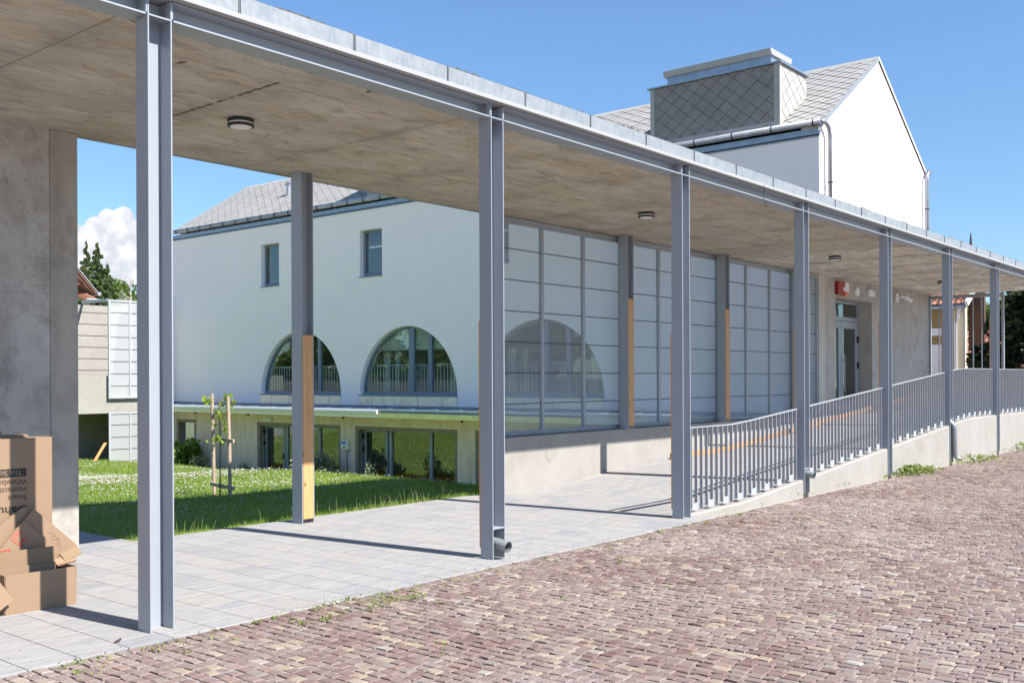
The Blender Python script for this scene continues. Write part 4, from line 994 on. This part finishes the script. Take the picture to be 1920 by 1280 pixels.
pk = MB().bar((17.9, 33.9, -1.32), (18.65, 34.4, -.62), .10, .03).build('timber_plank', 'timber_x', loc=(18.2, 34.1, -1)); tag(pk, 'loose orange plank propped on the grass under the courtyard wing', 'plank')
# opposite side of the courtyard, seen only in the window reflections
ow = thing('terrace_wall', (4.9, 26, -.1), 'pale retaining wall with railing on the far left side of the courtyard', 'wall')
MB().box(3.6, 3.9, 16, 60, -.1, 1.55).build('wall_face', 'whiteconc', ow)

# ---------------------------------------------------------------- neighbour with brown eaves, left background
nh = thing('neighbour_house', (29, 60, 0), 'white neighbour house with dark brown boarded eaves, half hidden by the concrete wall', 'house')
MB().prism([(24.5, -.1), (31.2, -.1), (31.2, 7.6), (28.0, 11.0), (24.5, 8)], 1, 61, 68.4).build('house_wall', 'plaster', nh)
d = Vector((32.25-28.2, 0, 7.05-11.55))
n_ = Vector((-d.z, 0, d.x)).normalized()
for off, th, mt, nm, ya in ((0, .10, 'brownwood', 'roof_boards', 58.6), (.13, .05, 'galv', 'verge_flashing', 58.55)):
    p, q_ = Vector((27.8, 64.3, 11.55))+n_*off, Vector((32.0, 64.3, 7.05))+n_*off
    MB().obox((p+q_)/2, (d, Vector((0, 1, 0)), n_), ((q_-p).length/2, 4.35, th/2)).build(nm, mt, nh)
MB().bar((29.6, 60.1, 9.45), (31.85, 60.1, 7.05), .12, .20).build('barge_board', 'brownwood', nh)
MB().bar((30.9, 60.3, 7.62), (31.75, 60.3, 7.62), .16, .20).build('purlin', 'brownwood', nh)
MB().tube([(32.08, 59.8, 7.0), (32.08, 68, 7.0)], .12, 10).build('gutter', 'galv', nh)
MB().box(31.21, 31.4, 61.3, 67, 5.5, 7.4).build('side_boards', 'brownwood', nh)
MB().bar((31.2, 60.5, 6.95), (32.0, 60.5, 6.62), 1.4, .08).build('porch_tiles', 'redtile', nh)
MB().tube([(31.2, 59.7, 6.62), (32.1, 59.7, 6.60)], .07, 8).build('porch_gutter', 'galv', nh)

# ---------------------------------------------------------------- right background
def tilegrid(name, parent, O, u, v, Lu, Lv, pu=.22, pv=.34):
    O, u, v = Vector(O), Vector(u).normalized(), Vector(v).normalized(); n = u.cross(v).normalized(); n = n if n.z > 0 else -n
    nu, nv = int(Lu/pu)*4, int(Lv/pv)*2; P = []
    for j in range(nv+1):
        for i in range(nu+1):
            h = .05*abs(math.sin(PI*i/4))+(.045 if j % 2 == 0 else 0)
            P.append(O+u*(Lu*i/nu)+v*(Lv*(j//2+(j % 2)*.92)/(nv/2))+n*h)
    idx = np.array([[j*(nu+1)+i, j*(nu+1)+i+1, (j+1)*(nu+1)+i+1, (j+1)*(nu+1)+i] for j in range(nv) for i in range(nu)])
    o = quadmesh(name, np.array([tuple(p) for p in P])-np.array(tuple(ORI[parent])), 0, 'redtile', None, parent, idx); return o
nb = thing('neighbour_house', (44, 14, 0), 'cream neighbour house with clay tile roof and ochre boards, seen through the barred gate', 'house')
MB().box(42, 43, 12.10, 22, -.1, 4.52).build('boarded_wall', 'ochre', nb)
MB().box(41.9, 42.3, 11.70, 12.09, -.1, 4.52).build('corner_wall', 'cream', nb)
MB().box(41.97, 41.995, 12.45, 13.3, .5, 2.9).build('window', 'white', nb)
MB().box(41.96, 41.995, 12.2, 13.9, 3.25, 3.55).build('white_board', 'white', nb)
MB().tube([(41.6, 14, 4.36), (41.6, 11.55, 4.36)], .09, 8).build('gutter', 'zinc_dk', nb)
MB().tube([(41.6, 11.75, 4.3), (41.8, 12.0, 3.7), (41.82, 12.0, .3)], .06, 8).build('downpipe', 'white', nb)
tilegrid('tiled_roof', nb, (41.5, 11.55, 4.42), (0, 1, 0), (1, 0, .55), 9, 3.0)
MB().bar((41.5, 11.5, 4.45), (44.1, 11.5, 5.88), .10, .22).build('verge_flashing', 'white', nb)
MB().prism([(11.12, 2.65), (11.70, 2.65), (11.70, 5.3), (11.12, 4.95)], 0, 42.5, 42.7).build('wooden_gable', 'brownwood', nb)
rh = thing('tiled_outbuilding', (50, 12, 0), 'low outbuilding with weathered red clay tile roof behind the wooden gable', 'building')
MB().box(46.8, 50, 9.5, 15, -.1, 1.7).build('outbuilding_wall', 'entconc', rh)
tilegrid('tiled_roof', rh, (46.0, 9.4, 1.75), (0, 1, 0), (1, 0, .62), 6, 3.7)
MB().box(45.2, 45.4, 11.6, 13, 2.72, 2.86).build('white_beam', 'white', rh)
sp = MB().lathe((150, 40.96, 0), [(2.2, 0), (2.2, 11), (1.3, 13), (.35, 18.5), (.06, 21.7)], 8).build('church_spire', 'spiredark', loc=(150, 40.96, 0)); tag(sp, 'thin dark church spire tip above the canopy edge', 'spire')
fw = tag(box('garden_wall', 'entconc', (36, 36.25, -8, 13.5, -.1, 1.2), loc=(36, 3, -.1)), 'low grey garden wall beyond the gate', 'wall')

# ---------------------------------------------------------------- trees
def conifer(x, y, z0, h, r, label, dens=1.0, group='spruces behind the courtyard'):
    t = thing('spruce_tree', (x, y, z0), label, 'tree', group)
    MB().tube([(x, y, z0), (x, y, z0+h*.5), (x+.02, y, z0+h)], [h*.016+.04, h*.010+.03, .012], 8).build('trunk', 'bark', t)
    P = []; br = MB(); D = []
    nb_ = int(h*6.5*dens)
    for i in range(nb_):
        f = (i+.5)/nb_; zz = z0+h*(.06+.93*f); R_ = r*(1-f)**1.1*random.uniform(.55, 1.25)+.06
        a = random.random()*2*PI; dz = -.22*R_*(1-f)+.06*R_
        tip = Vector((x+R_*math.cos(a), y+R_*math.sin(a), zz+dz)); b0 = Vector((x, y, zz))
        if i % 2 == 0: br.tube([b0, (b0+tip)/2+Vector((0, 0, .04*R_)), tip], [.03+.01*R_, .02, .008], 4)
        n = int(14+R_*150*dens)
        for k in range(n):
            s = random.random()**.7; p = b0.lerp(tip, s)+Vector((0, 0, .1*R_*math.sin(PI*s)))
            sd = Vector((-math.sin(a), math.cos(a), 0)); p += sd*random.uniform(-1, 1)*R_*.15*(1-.8*s)+Vector((0, 0, random.uniform(-.22, .02)))
            P.append(tuple(p))
    br.build('branches', 'bark', t)
    leaves('crown', P, .09, 'conifer', t, aspect=2.6, droop=np.array([0, 0, -.25]))
def broad(x, y, z0, h, r, label, mat='decid', n=2600, size=.26, group=None, trunk=.14, low=.3):
    t = thing('leafy_tree', (x, y, z0), label, 'tree', group)
    m = MB().tube([(x, y, z0), (x+.1, y, z0+h*.3), (x, y+.1, z0+h*.6), (x, y, z0+h*.85)], [trunk, trunk*.8, trunk*.5, .03], 8)
    cl = []
    for i in range(26):
        a = random.random()*2*PI; zz = random.uniform(low, .95); rr = r*math.sin(PI*min(.98, (zz-low)/(1-low)*.75+.22))*random.uniform(.45, 1)
        c_ = Vector((x+rr*math.cos(a), y+rr*math.sin(a), z0+h*zz)); cl.append((c_, random.uniform(.22, .42)*r))
        m.tube([(x, y, z0+h*zz*.6), ((x+c_.x)/2, (y+c_.y)/2, z0+h*zz*.85), tuple(c_)], [.06, .04, .015], 5)
    m.build('trunk', 'bark', t)
    P = []
    for c_, rr in cl:
        k = int(n/len(cl)); v = RNG.normal(size=(k, 3)); v /= np.linalg.norm(v, axis=1)[:, None]; v *= (RNG.random(k)**.45)[:, None]*rr*np.array([1, 1, .7])
        P.append(v+np.array(tuple(c_)))
    leaves('crown', np.concatenate(P), size, mat, t, flat=.3)
gB = 'spruces behind the courtyard'
conifer(39.2, 75, -.1, 12.6, 3.2, 'slender sparse spruce, left of the denser one behind the brown eaves', 1.0)
conifer(40.6, 76, -.1, 12.7, 4.4, 'tallest dense spruce right of the brown eaves', 1.7)
conifer(42.0, 77, -.1, 11.2, 4.0, 'shorter dense spruce between the tall spruce and the bare birch', 1.8)
conifer(45.6, 78, -.1, 11.6, 2.8, 'spruce mostly hidden behind the nearest column, right of the bare birch', .9)
broad(44.0, 80, -.1, 9.9, 4.2, 'light green leafy tree behind the bare birch', n=9000, size=.2, group='leafy trees behind the courtyard')
broad(42.2, 83, -.1, 8.8, 3.0, 'leafy tree behind the shorter spruce', n=3600, size=.24, group='leafy trees behind the courtyard')
bt = thing('bare_birch', (42.3, 74, -.1), 'leafless pale birch standing before the green trees', 'tree')
m = MB(); m.tube([(42.3, 74, -.1), (42.32, 74, 5), (42.28, 74, 9.4)], [.13, .09, .025], 7)
for i in range(26):
    z = random.uniform(5.2, 9.3); a = random.random()*2*PI; l = (10-z)*.26+.3
    e = Vector((42.3+l*math.cos(a), 74+l*math.sin(a), z+l*.9)); m.tube([(42.3, 74, z), tuple((Vector((42.3, 74, z))+e)/2+Vector((0, 0, -.05))), tuple(e)], [.028, .018, .007], 4)
    for j in range(3):
        q_ = Vector((42.3, 74, z)).lerp(e, random.uniform(.4, .9)); m.tube([tuple(q_), tuple(q_+Vector((random.uniform(-.3, .3), random.uniform(-.3, .3), random.uniform(.1, .4))))], [.012, .005], 4)
m.build('trunk', 'birch', bt)
for n_, (x, y) in enumerate(((-16, 46), (-13, 54), (-14, 61), (-12, 68), (-8, 76), (-18, 70))):
    broad(x, y, -.1, random.uniform(8, 10), 4.6, 'broad leafy tree in the row left of the courtyard, seen only as a reflection', n=2600, size=.55, mat='decid', group='trees left of the courtyard', low=.05)
broad(62, 16.6, -.1, 7.0, 2.6, 'sunlit green tree above the red tile roofs', n=5200, size=.2, group='trees beyond the gate')
broad(58, 13.0, -.1, 6.4, 2.2, 'green tree between the tile roof and the last column', n=3600, size=.2, group='trees beyond the gate')
broad(40.5, 8.0, -.1, 5.3, 2.4, 'large dark evergreen at the right edge of the picture', mat='darkleaf', n=20000, size=.17, group='trees beyond the gate', low=.05)
broad(46.5, 10.6, -.1, 3.9, 1.35, 'dark bushy evergreen in front of the tile roofs', mat='darkleaf', n=8000, size=.15, group='trees beyond the gate', low=.05)

# ---------------------------------------------------------------- lawn: blades, clover, weeds
def field(n, fn):
    P = []
    while sum(map(len, P)) < n:
        x = RNG.uniform(5.36, 21.85, n); y = RNG.uniform(9.38, 36.2, n); w = RNG.random(n); P.append(np.stack([x, y], 1)[w < fn(x, y)])
    return np.concatenate(P)[:n]
def vis(x, y):   # thin out with distance
    d = np.hypot(x, y); base = np.clip((15/d)**1.6, .12, 1)
    ang = np.arctan2(y, x); return np.where((ang > .72) & (ang < 1.30), base, .06)
P = field(170000, vis); n = len(P); d = np.hypot(P[:, 0], P[:, 1])
hgt = RNG.uniform(.035, .085, n)*np.clip(.8+.03*(d-12), .8, 1.6)*(1+.9*(RNG.random(n) > .97)); wd = .0035*np.clip(d/11, 1, 2.6)
edge = (P[:, 1] < 9.5) | (P[:, 0] < 5.5); hgt *= np.where(edge, 1.35, 1)
a = RNG.random(n)*2*PI; lean = RNG.normal(0, .35, (n, 2))*hgt[:, None]
z = lawn_z(P[:, 0], P[:, 1])-.005
V = np.stack([np.stack([P[:, 0]-wd*np.cos(a), P[:, 1]-wd*np.sin(a), z], 1), np.stack([P[:, 0]+wd*np.cos(a), P[:, 1]+wd*np.sin(a), z], 1),
              np.stack([P[:, 0]+lean[:, 0], P[:, 1]+lean[:, 1], z+hgt], 1)], 1).reshape(-1, 3)
idx = np.arange(3*n).reshape(n, 3)
patch = np.clip(.5+.25*np.sin(P[:, 0]*.9)*np.sin(P[:, 1]*.7+1)+RNG.normal(0, .22, n), 0, 1)
tag(quadmesh('grass', V, 0, 'grass', np.repeat(patch, 3), None, idx, loc=(5.3, 9.4, 0)), 'short mown grass of the courtyard lawn', 'grass', kind='stuff')
CLB = [(RNG.uniform(5.5, 21), RNG.uniform(9.6, 35), RNG.uniform(.3, 1.5), RNG.uniform(.3, 1)) for _ in range(60)]
def clv(x, y):
    p = sum(w_*np.exp(-((x-a_)**2+(y-b_)**2)/r_**2) for a_, b_, r_, w_ in CLB); return np.clip(p, .03, 1)*vis(x, y)
P = field(9500, clv); n = len(P); z = lawn_z(P[:, 0], P[:, 1])+RNG.uniform(.05, .10, n); s = RNG.uniform(.007, .013, n)*np.clip(np.hypot(P[:, 0], P[:, 1])/13, 1, 1.7)
C_ = np.stack([P[:, 0], P[:, 1], z], 1)
oct_ = np.array([[1, 0, 0], [0, 1, 0], [-1, 0, 0], [0, -1, 0], [0, 0, .8], [0, 0, -.6]])
V = (C_[:, None, :]+oct_[None]*s[:, None, None]).reshape(-1, 3)
f = np.array([[0, 1, 4], [1, 2, 4], [2, 3, 4], [3, 0, 4], [1, 0, 5], [2, 1, 5], [3, 2, 5], [0, 3, 5]]); idx = ((np.arange(n)*6)[:, None, None]+f[None]).reshape(-1, 3)
tag(quadmesh('clover_flowers', V, 0, 'clover', np.repeat(RNG.random(n), 6), None, idx, loc=(5.3, 9.4, 0)), 'white clover heads scattered through the lawn', 'clover', kind='stuff')

def shrub(name, x, y, r, h, mat, label, n, size, stems=14, group=None):
    z0 = float(lawn_z(x, y))-.02; t = thing(name, (x, y, z0), label, 'shrub', group); m = MB(); P = []
    for i in range(stems):
        a = random.random()*2*PI; rr = r*random.uniform(.2, 1); hh = h*random.uniform(.55, 1.05)*(1-.35*rr/r)
        p0 = Vector((x+.12*rr*math.cos(a), y+.12*rr*math.sin(a), z0)); p2 = Vector((x+rr*math.cos(a), y+rr*math.sin(a), z0+hh)); p1 = (p0+p2)/2+Vector((0, 0, .12*hh))
        m.tube([p0, p1, p2], [.010, .007, .003], 4)
        for k in range(int(n/stems)):
            s = random.uniform(.15, 1); q_ = (p0.lerp(p1, s*2) if s < .5 else p1.lerp(p2, s*2-1)); P.append(tuple(q_+Vector([random.gauss(0, .09*r+.01) for _ in range(3)])))
    m.build('stems', 'bark', t); leaves('foliage', P, size, mat, t)
shrub('leafy_bush', 21.2, 33.4, .85, 1.05, 'bush', 'bright green leafy bush against the basement wall, just right of the nearest column', 1500, .12)
shrub('leafy_bush', 21.0, 32.0, .5, .55, 'lavender', 'low grey green herb between the leafy bush and the staked sapling', 500, .07)
gq = 'flowering herbs in front of the garden doors'
shrub('flowering_herb', 21.0, 25.6, .8, .85, 'lavender', 'spiky blue-flowered herb clump below the switch box, right of the rear column', 2600, .06, 44, gq)
shrub('flowering_herb', 20.9, 24.6, .55, .45, 'lavender', 'lower herb clump at the foot of the concrete pier', 700, .05, 18, gq)
shrub('flowering_herb', 20.9, 22.9, .42, .85, 'lavender', 'upright blue-flowered herb in front of the glazed garden door', 420, .05, 9, gq)
shrub('flowering_herb', 20.7, 22.5, .7, .30, 'bush', 'low dark creeping plant at the right foot of the garden door', 700, .05, 22, gq)
shrub('leafy_bush', 20.6, 19.4, .42, .50, 'darkleaf', 'small dark weed at the foot of the wall by the paving corner', 260, .10, 9)
shrub('dry_grass_tuft', 21.3, 29.6, .55, .40, 'lavender', 'dry grass stalks in front of the left garden door', 160, .04, 30)
# tall wild stalks along the paving edge
m = MB()
for i in range(90):
    x = random.uniform(8.4, 10.1) if i < 45 else random.uniform(5.4, 10); y = 9.42+random.random()*.25; h = random.uniform(.12, .3); l = random.uniform(-.14, .14)
    z0 = float(lawn_z(x, y))
    m.add([(x-.002, y, z0), (x+.002, y, z0), (x+l*.4+.0015, y, z0+h*.7), (x+l*.4-.0015, y, z0+h*.7), (x+l, y, z0+h)], [(0, 1, 2, 3), (3, 2, 4)])
tag(m.build('grass_stalks', 'tallgrass', loc=(8, 9.5, 0), recalc=False), 'thin long grass stalks along the paving edge', 'grass', kind='stuff')

# sapling with its two stakes and cross rails
sk = thing('stake_frame', (8.97, 13.2, -.12), 'weathered timber frame of two stakes and two cross rails around the sapling', 'stake frame')
a0, b0 = Vector((9.06, 13.46, -.22)), Vector((8.955, 12.90, -.22))
MB().tube([a0, a0+Vector((-.01, .01, .8)), a0+Vector((-.015, .03, 1.62))], [.027, .028, .027], 8).build('stake', 'stake', sk)
MB().tube([b0, b0+Vector((.0, .01, .8)), b0+Vector((-.01, .03, 1.58))], [.028, .026, .025], 8).build('stake', 'stake', sk)
for z in (.02, .72):
    p = Vector((a0.x-.045, a0.y+.02, z)); q_ = Vector((b0.x-.045, b0.y-.16, z-.02)); MB().bar(p, q_, .03, .055).build('cross_rail', 'stake', sk, bevel=.003)
sa = thing('sapling', (8.93, 13.12, -.12), 'thin young maple sapling with a few yellow green leaves tied between two stakes', 'sapling')
tr = [(8.93, 13.12, -.15), (8.94, 13.13, .3), (8.93, 13.11, .75), (8.95, 13.15, 1.0), (8.97, 13.20, 1.28), (8.98, 13.22, 1.36)]
MB().tube(tr, [.011, .010, .009, .008, .006, .004], 7).build('trunk', 'bark', sa)
m = MB(); P = []
for (z, n_, s) in ((1.30, 7, .2), (1.22, 6, .2), (1.06, 3, .12), (.93, 3, .12), (.82, 2, .1), (.68, 4, .14)):
    for i in range(n_):
        a = random.random()*2*PI; c_ = Vector((8.95, 13.15, z)); e = c_+Vector((s*math.cos(a), s*math.sin(a), random.uniform(-.02, .06))); m.tube([c_, (c_+e)/2+Vector((0, 0, .015)), e], .0022, 4)
        for k in range(7): P.append(tuple(e+Vector([random.gauss(0, .025) for _ in range(3)])))
m.build('twigs', 'bark', sa); leaves('leaves', P, .055, 'maple', sa, flat=.5, aspect=1.2)
# weeds between the setts
P = []; 
for i in range(130):
    t_ = random.random(); x = 2.4+t_*9; y = 5.60-abs(random.gauss(0, .14)) if random.random() < .75 else random.uniform(2.5, 5.5)
    k = random.choice([3, 5, 9]); P += [(x+random.gauss(0, .02), y+random.gauss(0, .018), random.uniform(.002, .018)) for _ in range(k)]
for i in range(26):
    x = random.uniform(4.2, 5.6); y = 5.6-random.random()*.35; P += [(x+random.gauss(0, .03), y+random.gauss(0, .02), random.uniform(.003, .035)) for _ in range(14)]
for i in range(40):
    x = random.uniform(11, 26); P += [(x+random.gauss(0, .1), 5.80+random.gauss(0, .03), random.uniform(.0, .05)) for _ in range(8)]
P = np.array(P); tag(leaves('small_weeds', P, .010, 'weed', None, (5, 5.5, 0), aspect=2.6), 'small weeds sprouting between cobbles and along the paving edge', 'weeds', kind='stuff')
def clump(x, y, r, n, label, sz=.05):
    P = RNG.normal(size=(n, 3))*np.array([r, r*.4, .0])+np.array([x, y, 0]); P[:, 2] = RNG.uniform(.005, .11, n)*np.exp(-((P[:, 0]-x)/r)**2*.4)
    o = leaves('weed_clump', P, sz, 'weed', None, (x, y, 0)); tag(o, label, 'weed', 'weed clumps at the foot of the curb', 'stuff')
clump(17.5, 5.68, .34, 420, 'green weed clump at the curb foot, right of the column in front of the door')
clump(20.6, 5.55, .6, 200, 'flat thin weed patch on the cobbles by the bent drainpipe', .035)
clump(25.0, 5.66, .5, 200, 'weed patch at the curb foot near the right edge', .04)
m = MB()
for i in range(34):
    x = random.uniform(4.1, 6.2) if i < 24 else random.uniform(23, 26); y = 5.60 if x < 10 else 5.8; h = random.uniform(.08, .2) if x < 10 else random.uniform(.15, .5); l = random.uniform(-.04, .04)
    m.add([(x-.0015, y, 0), (x+.0015, y, 0), (x+l, y, h)], [(0, 1, 2)])
tag(m.build('grass_stalks', 'tallgrass', loc=(5, 5.6, 0), recalc=False), 'thin grass stalks growing in the joint between cobbles and paving', 'grass', kind='stuff')
dl = MB().add([(3.205, 5.80, .010), (3.235, 5.79, .018), (3.25, 5.812, .03), (3.22, 5.83, .012), (3.20, 5.815, .026)], [(0, 1, 3), (1, 2, 3), (0, 3, 4)]).build('dry_leaf', 'leafdry', loc=(3.22, 5.8, 0), recalc=False); tag(dl, 'curled dark dry leaf on the paving near the nearest column', 'leaf')

# ---------------------------------------------------------------- cardboard boxes
def text(s, x, z, y, h, parent, font_scale=1., mat='ink', w=1., bold=0):
    cu = bpy.data.curves.new('t', 'FONT'); cu.body = s; cu.size = h; cu.extrude = .0006; cu.offset = bold; cu.align_x = 'LEFT'
    o = bpy.data.objects.new('t', cu); S.collection.objects.link(o); bpy.context.view_layer.update()
    me = bpy.data.meshes.new_from_object(o.evaluated_get(bpy.context.evaluated_depsgraph_get())); bpy.data.objects.remove(o)
    # upside down: text starts at its right end
    me.transform(Matrix.Translation(Vector((x, y, z))-ORI[parent]) @ Matrix.Rotation(PI/2, 4, 'X') @ Matrix.Rotation(PI, 4, 'Z') @ Matrix.Diagonal((w, 1, 1, 1)))
    me.materials.clear(); me.materials.append(MAT[mat]); ob = bpy.data.objects.new('printed_text', me); S.collection.objects.link(ob); ob.parent = parent; ORI[ob] = ORI[parent]; return ob
TY = 7.42
tb1 = thing('tall_cardboard_box', (3.1, TY, 0), 'front tall cardboard box with upside down black print, in front of two others', 'box', 'tall cardboard boxes by the wall')
def tallbox(x0, x1, y0, y1, h, par):
    th = .006
    m = MB(); m.box(x0, x1, y0, y0+th, .004, h); m.box(x0, x1, y1-th, y1, .004, h); m.box(x1-th, x1, y0+th, y1-th, .004, h-.012); m.box(x0, x0+th, y0+th, y1-th, .004, h)
    m.box(x0+th, x1-th, y0+th, y1-th, .004, .012)
    m.build('box_sides', 'card', par, bevel=.0015)
    m = MB(); m.prism([(y0+th, h-.001), (y0+(y1-y0)*.49, h-.006), (y0+(y1-y0)*.49, h-.011), (y0+th, h-.006)], 0, x0+.004, x1-.03); m.prism([(y1-th, h+.001), (y0+(y1-y0)*.53, h-.010), (y0+(y1-y0)*.53, h-.015), (y1-th, h-.005)], 0, x0+.004, x1-.045)
    m.build('top_flap', 'card', par)
    m = MB()
    for i in range(5): m.bar((x1-.004-.008*i, y0+.015+.018*i, h-.004), (x1-.03-.006*i, y0+.02+.018*i, h+.004), .004, .008)
    m.build('torn_edge', 'card_in', par)
tallbox(2.1, 3.605, TY, TY+.135, 1.188, tb1)
MB().box(2.2, 3.415, TY-.0012, TY-.0003, .912, .972).build('printed_label', 'ink', tb1)
text('This Side is up', 3.383, .960, TY-.0014, .052, tb1, mat='card')
text('Whiteboard', 3.42, .893, TY-.0008, .058, tb1)
text('Interactive', 3.42, .838, TY-.0008, .058, tb1)
text('Smart', 3.42, .782, TY-.0008, .058, tb1)
text('Dahua DeepHub', 3.42, .70, TY-.0008, .082, tb1, bold=.0015, w=1.18)
for (y0, x1, h, lb) in ((TY+.15, 3.50, 1.205, 'middle tall cardboard box, just behind the printed one'), (TY+.32, 3.38, 1.225, 'rear tall cardboard box, nearest the concrete wall')):
    t = thing('tall_cardboard_box', (3, y0, 0), lb, 'box', 'tall cardboard boxes by the wall'); tallbox(2.1, x1, y0, y0+.13, h, t)
# open low box
ob = thing('open_cardboard_box', (3.35, 7.15, 0), 'low open plain cardboard box on the paving with its rear flap raised', 'box')
A_, B_ = Vector((3.105, 7.063, 0)), Vector((3.588, 7.043, 0)); dv = Vector((.012, .27, 0)); th = .006
ux = (B_-A_).normalized(); uy = dv.normalized(); up = Vector((0, 0, 1))
def panel(p, q_, z0, z1, name, par, mat='card', lean=Vector((0, 0, 0)), thk=.005):
    p, q_ = Vector(p), Vector(q_); nrm = (q_-p).cross(up).normalized()*thk
    vs = [p+up*z0, q_+up*z0, q_+up*z1+lean, p+up*z1+lean]; vs += [v+nrm for v in vs]
    return MB().add(vs, [(0, 1, 2, 3), (7, 6, 5, 4), (0, 4, 5, 1), (1, 5, 6, 2), (2, 6, 7, 3), (3, 7, 4, 0)]).build(name, mat, par)
panel(A_, B_, .003, .277, 'box_side', ob); panel(B_, B_+dv, .003, .277, 'box_side', ob, lean=Vector((.004, 0, 0))); panel(A_+dv, A_, .003, .277, 'box_side', ob); panel(B_+dv, A_+dv, .003, .29, 'box_side', ob)
MB().prism([(A_.x, A_.y), (B_.x, B_.y), ((B_+dv).x, (B_+dv).y), ((A_+dv).x, (A_+dv).y)], 2, .003, .009).build('box_bottom', 'card', ob)
panel(A_+dv*.55+ux*.0, A_+dv*.55+ux*.40, .25, .415, 'raised_flap', ob, 'card_in', lean=Vector((.0, .012, 0)))
panel(A_+dv*.50+ux*.0, A_+dv*.50+ux*.40, .22, .305, 'raised_flap', ob)
panel(B_+dv*.25, B_+dv*.75, .277, .30, 'side_flap', ob, lean=Vector((.03, 0, -.05)))
# flattened sheets leaning diagonally over the low box
def sheet(name, cx, cy, cz, w, h, rot, lean, label, par=None, thk=.008, mat='card'):
    t = thing(name, (cx, cy, 0), label, 'cardboard', 'flattened cardboard sheets')
    Rm = Matrix.Rotation(lean, 3, 'X') @ Matrix.Rotation(rot, 3, 'Y')
    u, v = Rm @ Vector((1, 0, 0)), Rm @ Vector((0, 0, 1)); n = Rm @ Vector((0, 1, 0)); c_ = Vector((cx, cy, cz))
    MB().obox(c_, (u, n, v), (w/2, thk/2, h/2)).build('sheet', mat, t)
    m = MB(); m.obox(c_-u*(w*.5-.004)+n*(thk*.5+.004)+v*.01, (u, n, v), (w*.02, .003, h*.46)); m.obox(c_+v*(h*.5-.03)+n*(thk*.5+.0035), (u, n, v), (w*.45, .003, .035)); m.build('folded_flap', 'card_in', t)
    return t, c_, u, v, n
S1 = sheet('flattened_cardboard', 3.416, 7.325, .344, .44, .50, math.radians(43.7), math.radians(-3), 'flattened cardboard sheet with a faint pencil scribble, rearmost of the leaning pile')
S2 = sheet('flattened_cardboard', 3.31, 7.295, .297, .37, .50, math.radians(43), math.radians(-3), 'flattened cardboard sheet with red handling symbols, front of the leaning pile')
S3 = sheet('flattened_cardboard', 3.214, 7.36, .41, .60, .30, math.radians(-33.5), math.radians(-2), 'long flattened cardboard sheet sloping up behind the leaning pile')
S4 = sheet('flattened_cardboard', 3.655, 7.24, .335, .15, .07, math.radians(-20), math.radians(-38), 'crumpled cardboard flap sticking out right over the low box', mat='card_in')
S6 = sheet('flattened_cardboard', 3.60, 7.22, .300, .16, .06, math.radians(-8), math.radians(-50), 'small torn cardboard strip tucked under the crumpled flap', mat='card')
S5 = sheet('flattened_cardboard', 2.98, 7.02, .20, .30, .17, math.radians(58), math.radians(-12), 'torn cardboard corner at the left edge of the picture')
t, c_, u, v, n = S2; fr = c_-n*.0055
def onsheet(a, b_): return fr+u*a+v*b_
m = MB()
R0 = (.135, .085)
for (a, b_, c1, d1) in ((-.05, -.04, .05, -.04), (.05, -.04, .05, .04), (.05, .04, -.05, .04), (-.05, .04, -.05, -.04), (-.038, -.03, -.038, .03), (-.026, -.03, -.026, .03), (-.014, -.028, -.014, -.004), (-.014, .012, -.014, .03), (.0, -.03, .012, -.018), (.0, .012, .02, .03), (.02, -.03, .04, -.03), (.02, .0, .04, .0)):
    m.bar(onsheet(-.125+a, .135+b_), onsheet(-.125+c1, .135+d1), .003, .0012, n)
m.obox(onsheet(-.10, .145), (u, n, v), (.010, .0008, .007)); m.obox(onsheet(-.10, .118), (u, n, v), (.008, .0008, .009))
m.build('red_symbols', 'redink', t)
m = MB(); z_ = [(-.178, -.015), (-.13, .04), (-.125, -.02), (-.07, .03)]
for p, q_ in zip(z_[:-1], z_[1:]): m.bar(onsheet(*p), onsheet(*q_), .007, .0012, n)
m.build('red_marker_stroke', 'redink', t)
t, c_, u, v, n = S1; fr = c_-n*.0055
m = MB(); L = [(a_*.9-.04, b_*.5+.125) for a_, b_ in [(.02, .13), (.05, .16), (.09, .15), (.06, .12), (.08, .09), (.12, .12), (.10, .16), (.15, .13), (.13, .08), (.17, .10), (.20, .04)]]
m.tube([onsheet(*p) for p in L], .0009, 4); m.build('pencil_scribble', 'pencil', t)

# grit and crumbs swept onto the paving
m = MB()
for i in range(520):
    k = random.random()
    if k < .6: x = random.uniform(2.4, 10); y = 5.64+abs(random.gauss(0, .09)); z = .006
    elif k < .85: x = random.uniform(10.9, 20); y = 9.03-abs(random.gauss(0, .05)); z = ramp_z(x)+.006
    else: x = random.uniform(2.5, 10); y = random.uniform(5.7, 9.1); z = .006
    s_ = random.uniform(.0015, .005); a = random.random()*PI
    m.obox((x, y, z+s_*.5), (Vector((math.cos(a), math.sin(a), 0)), Vector((-math.sin(a), math.cos(a), 0)), Vector((0, 0, 1))), (s_, s_*.7, s_*.5))
tag(m.build('loose_grit', 'sand', loc=(6, 6, 0)), 'loose grit and mortar crumbs scattered over the paving edge', 'grit', kind='stuff')
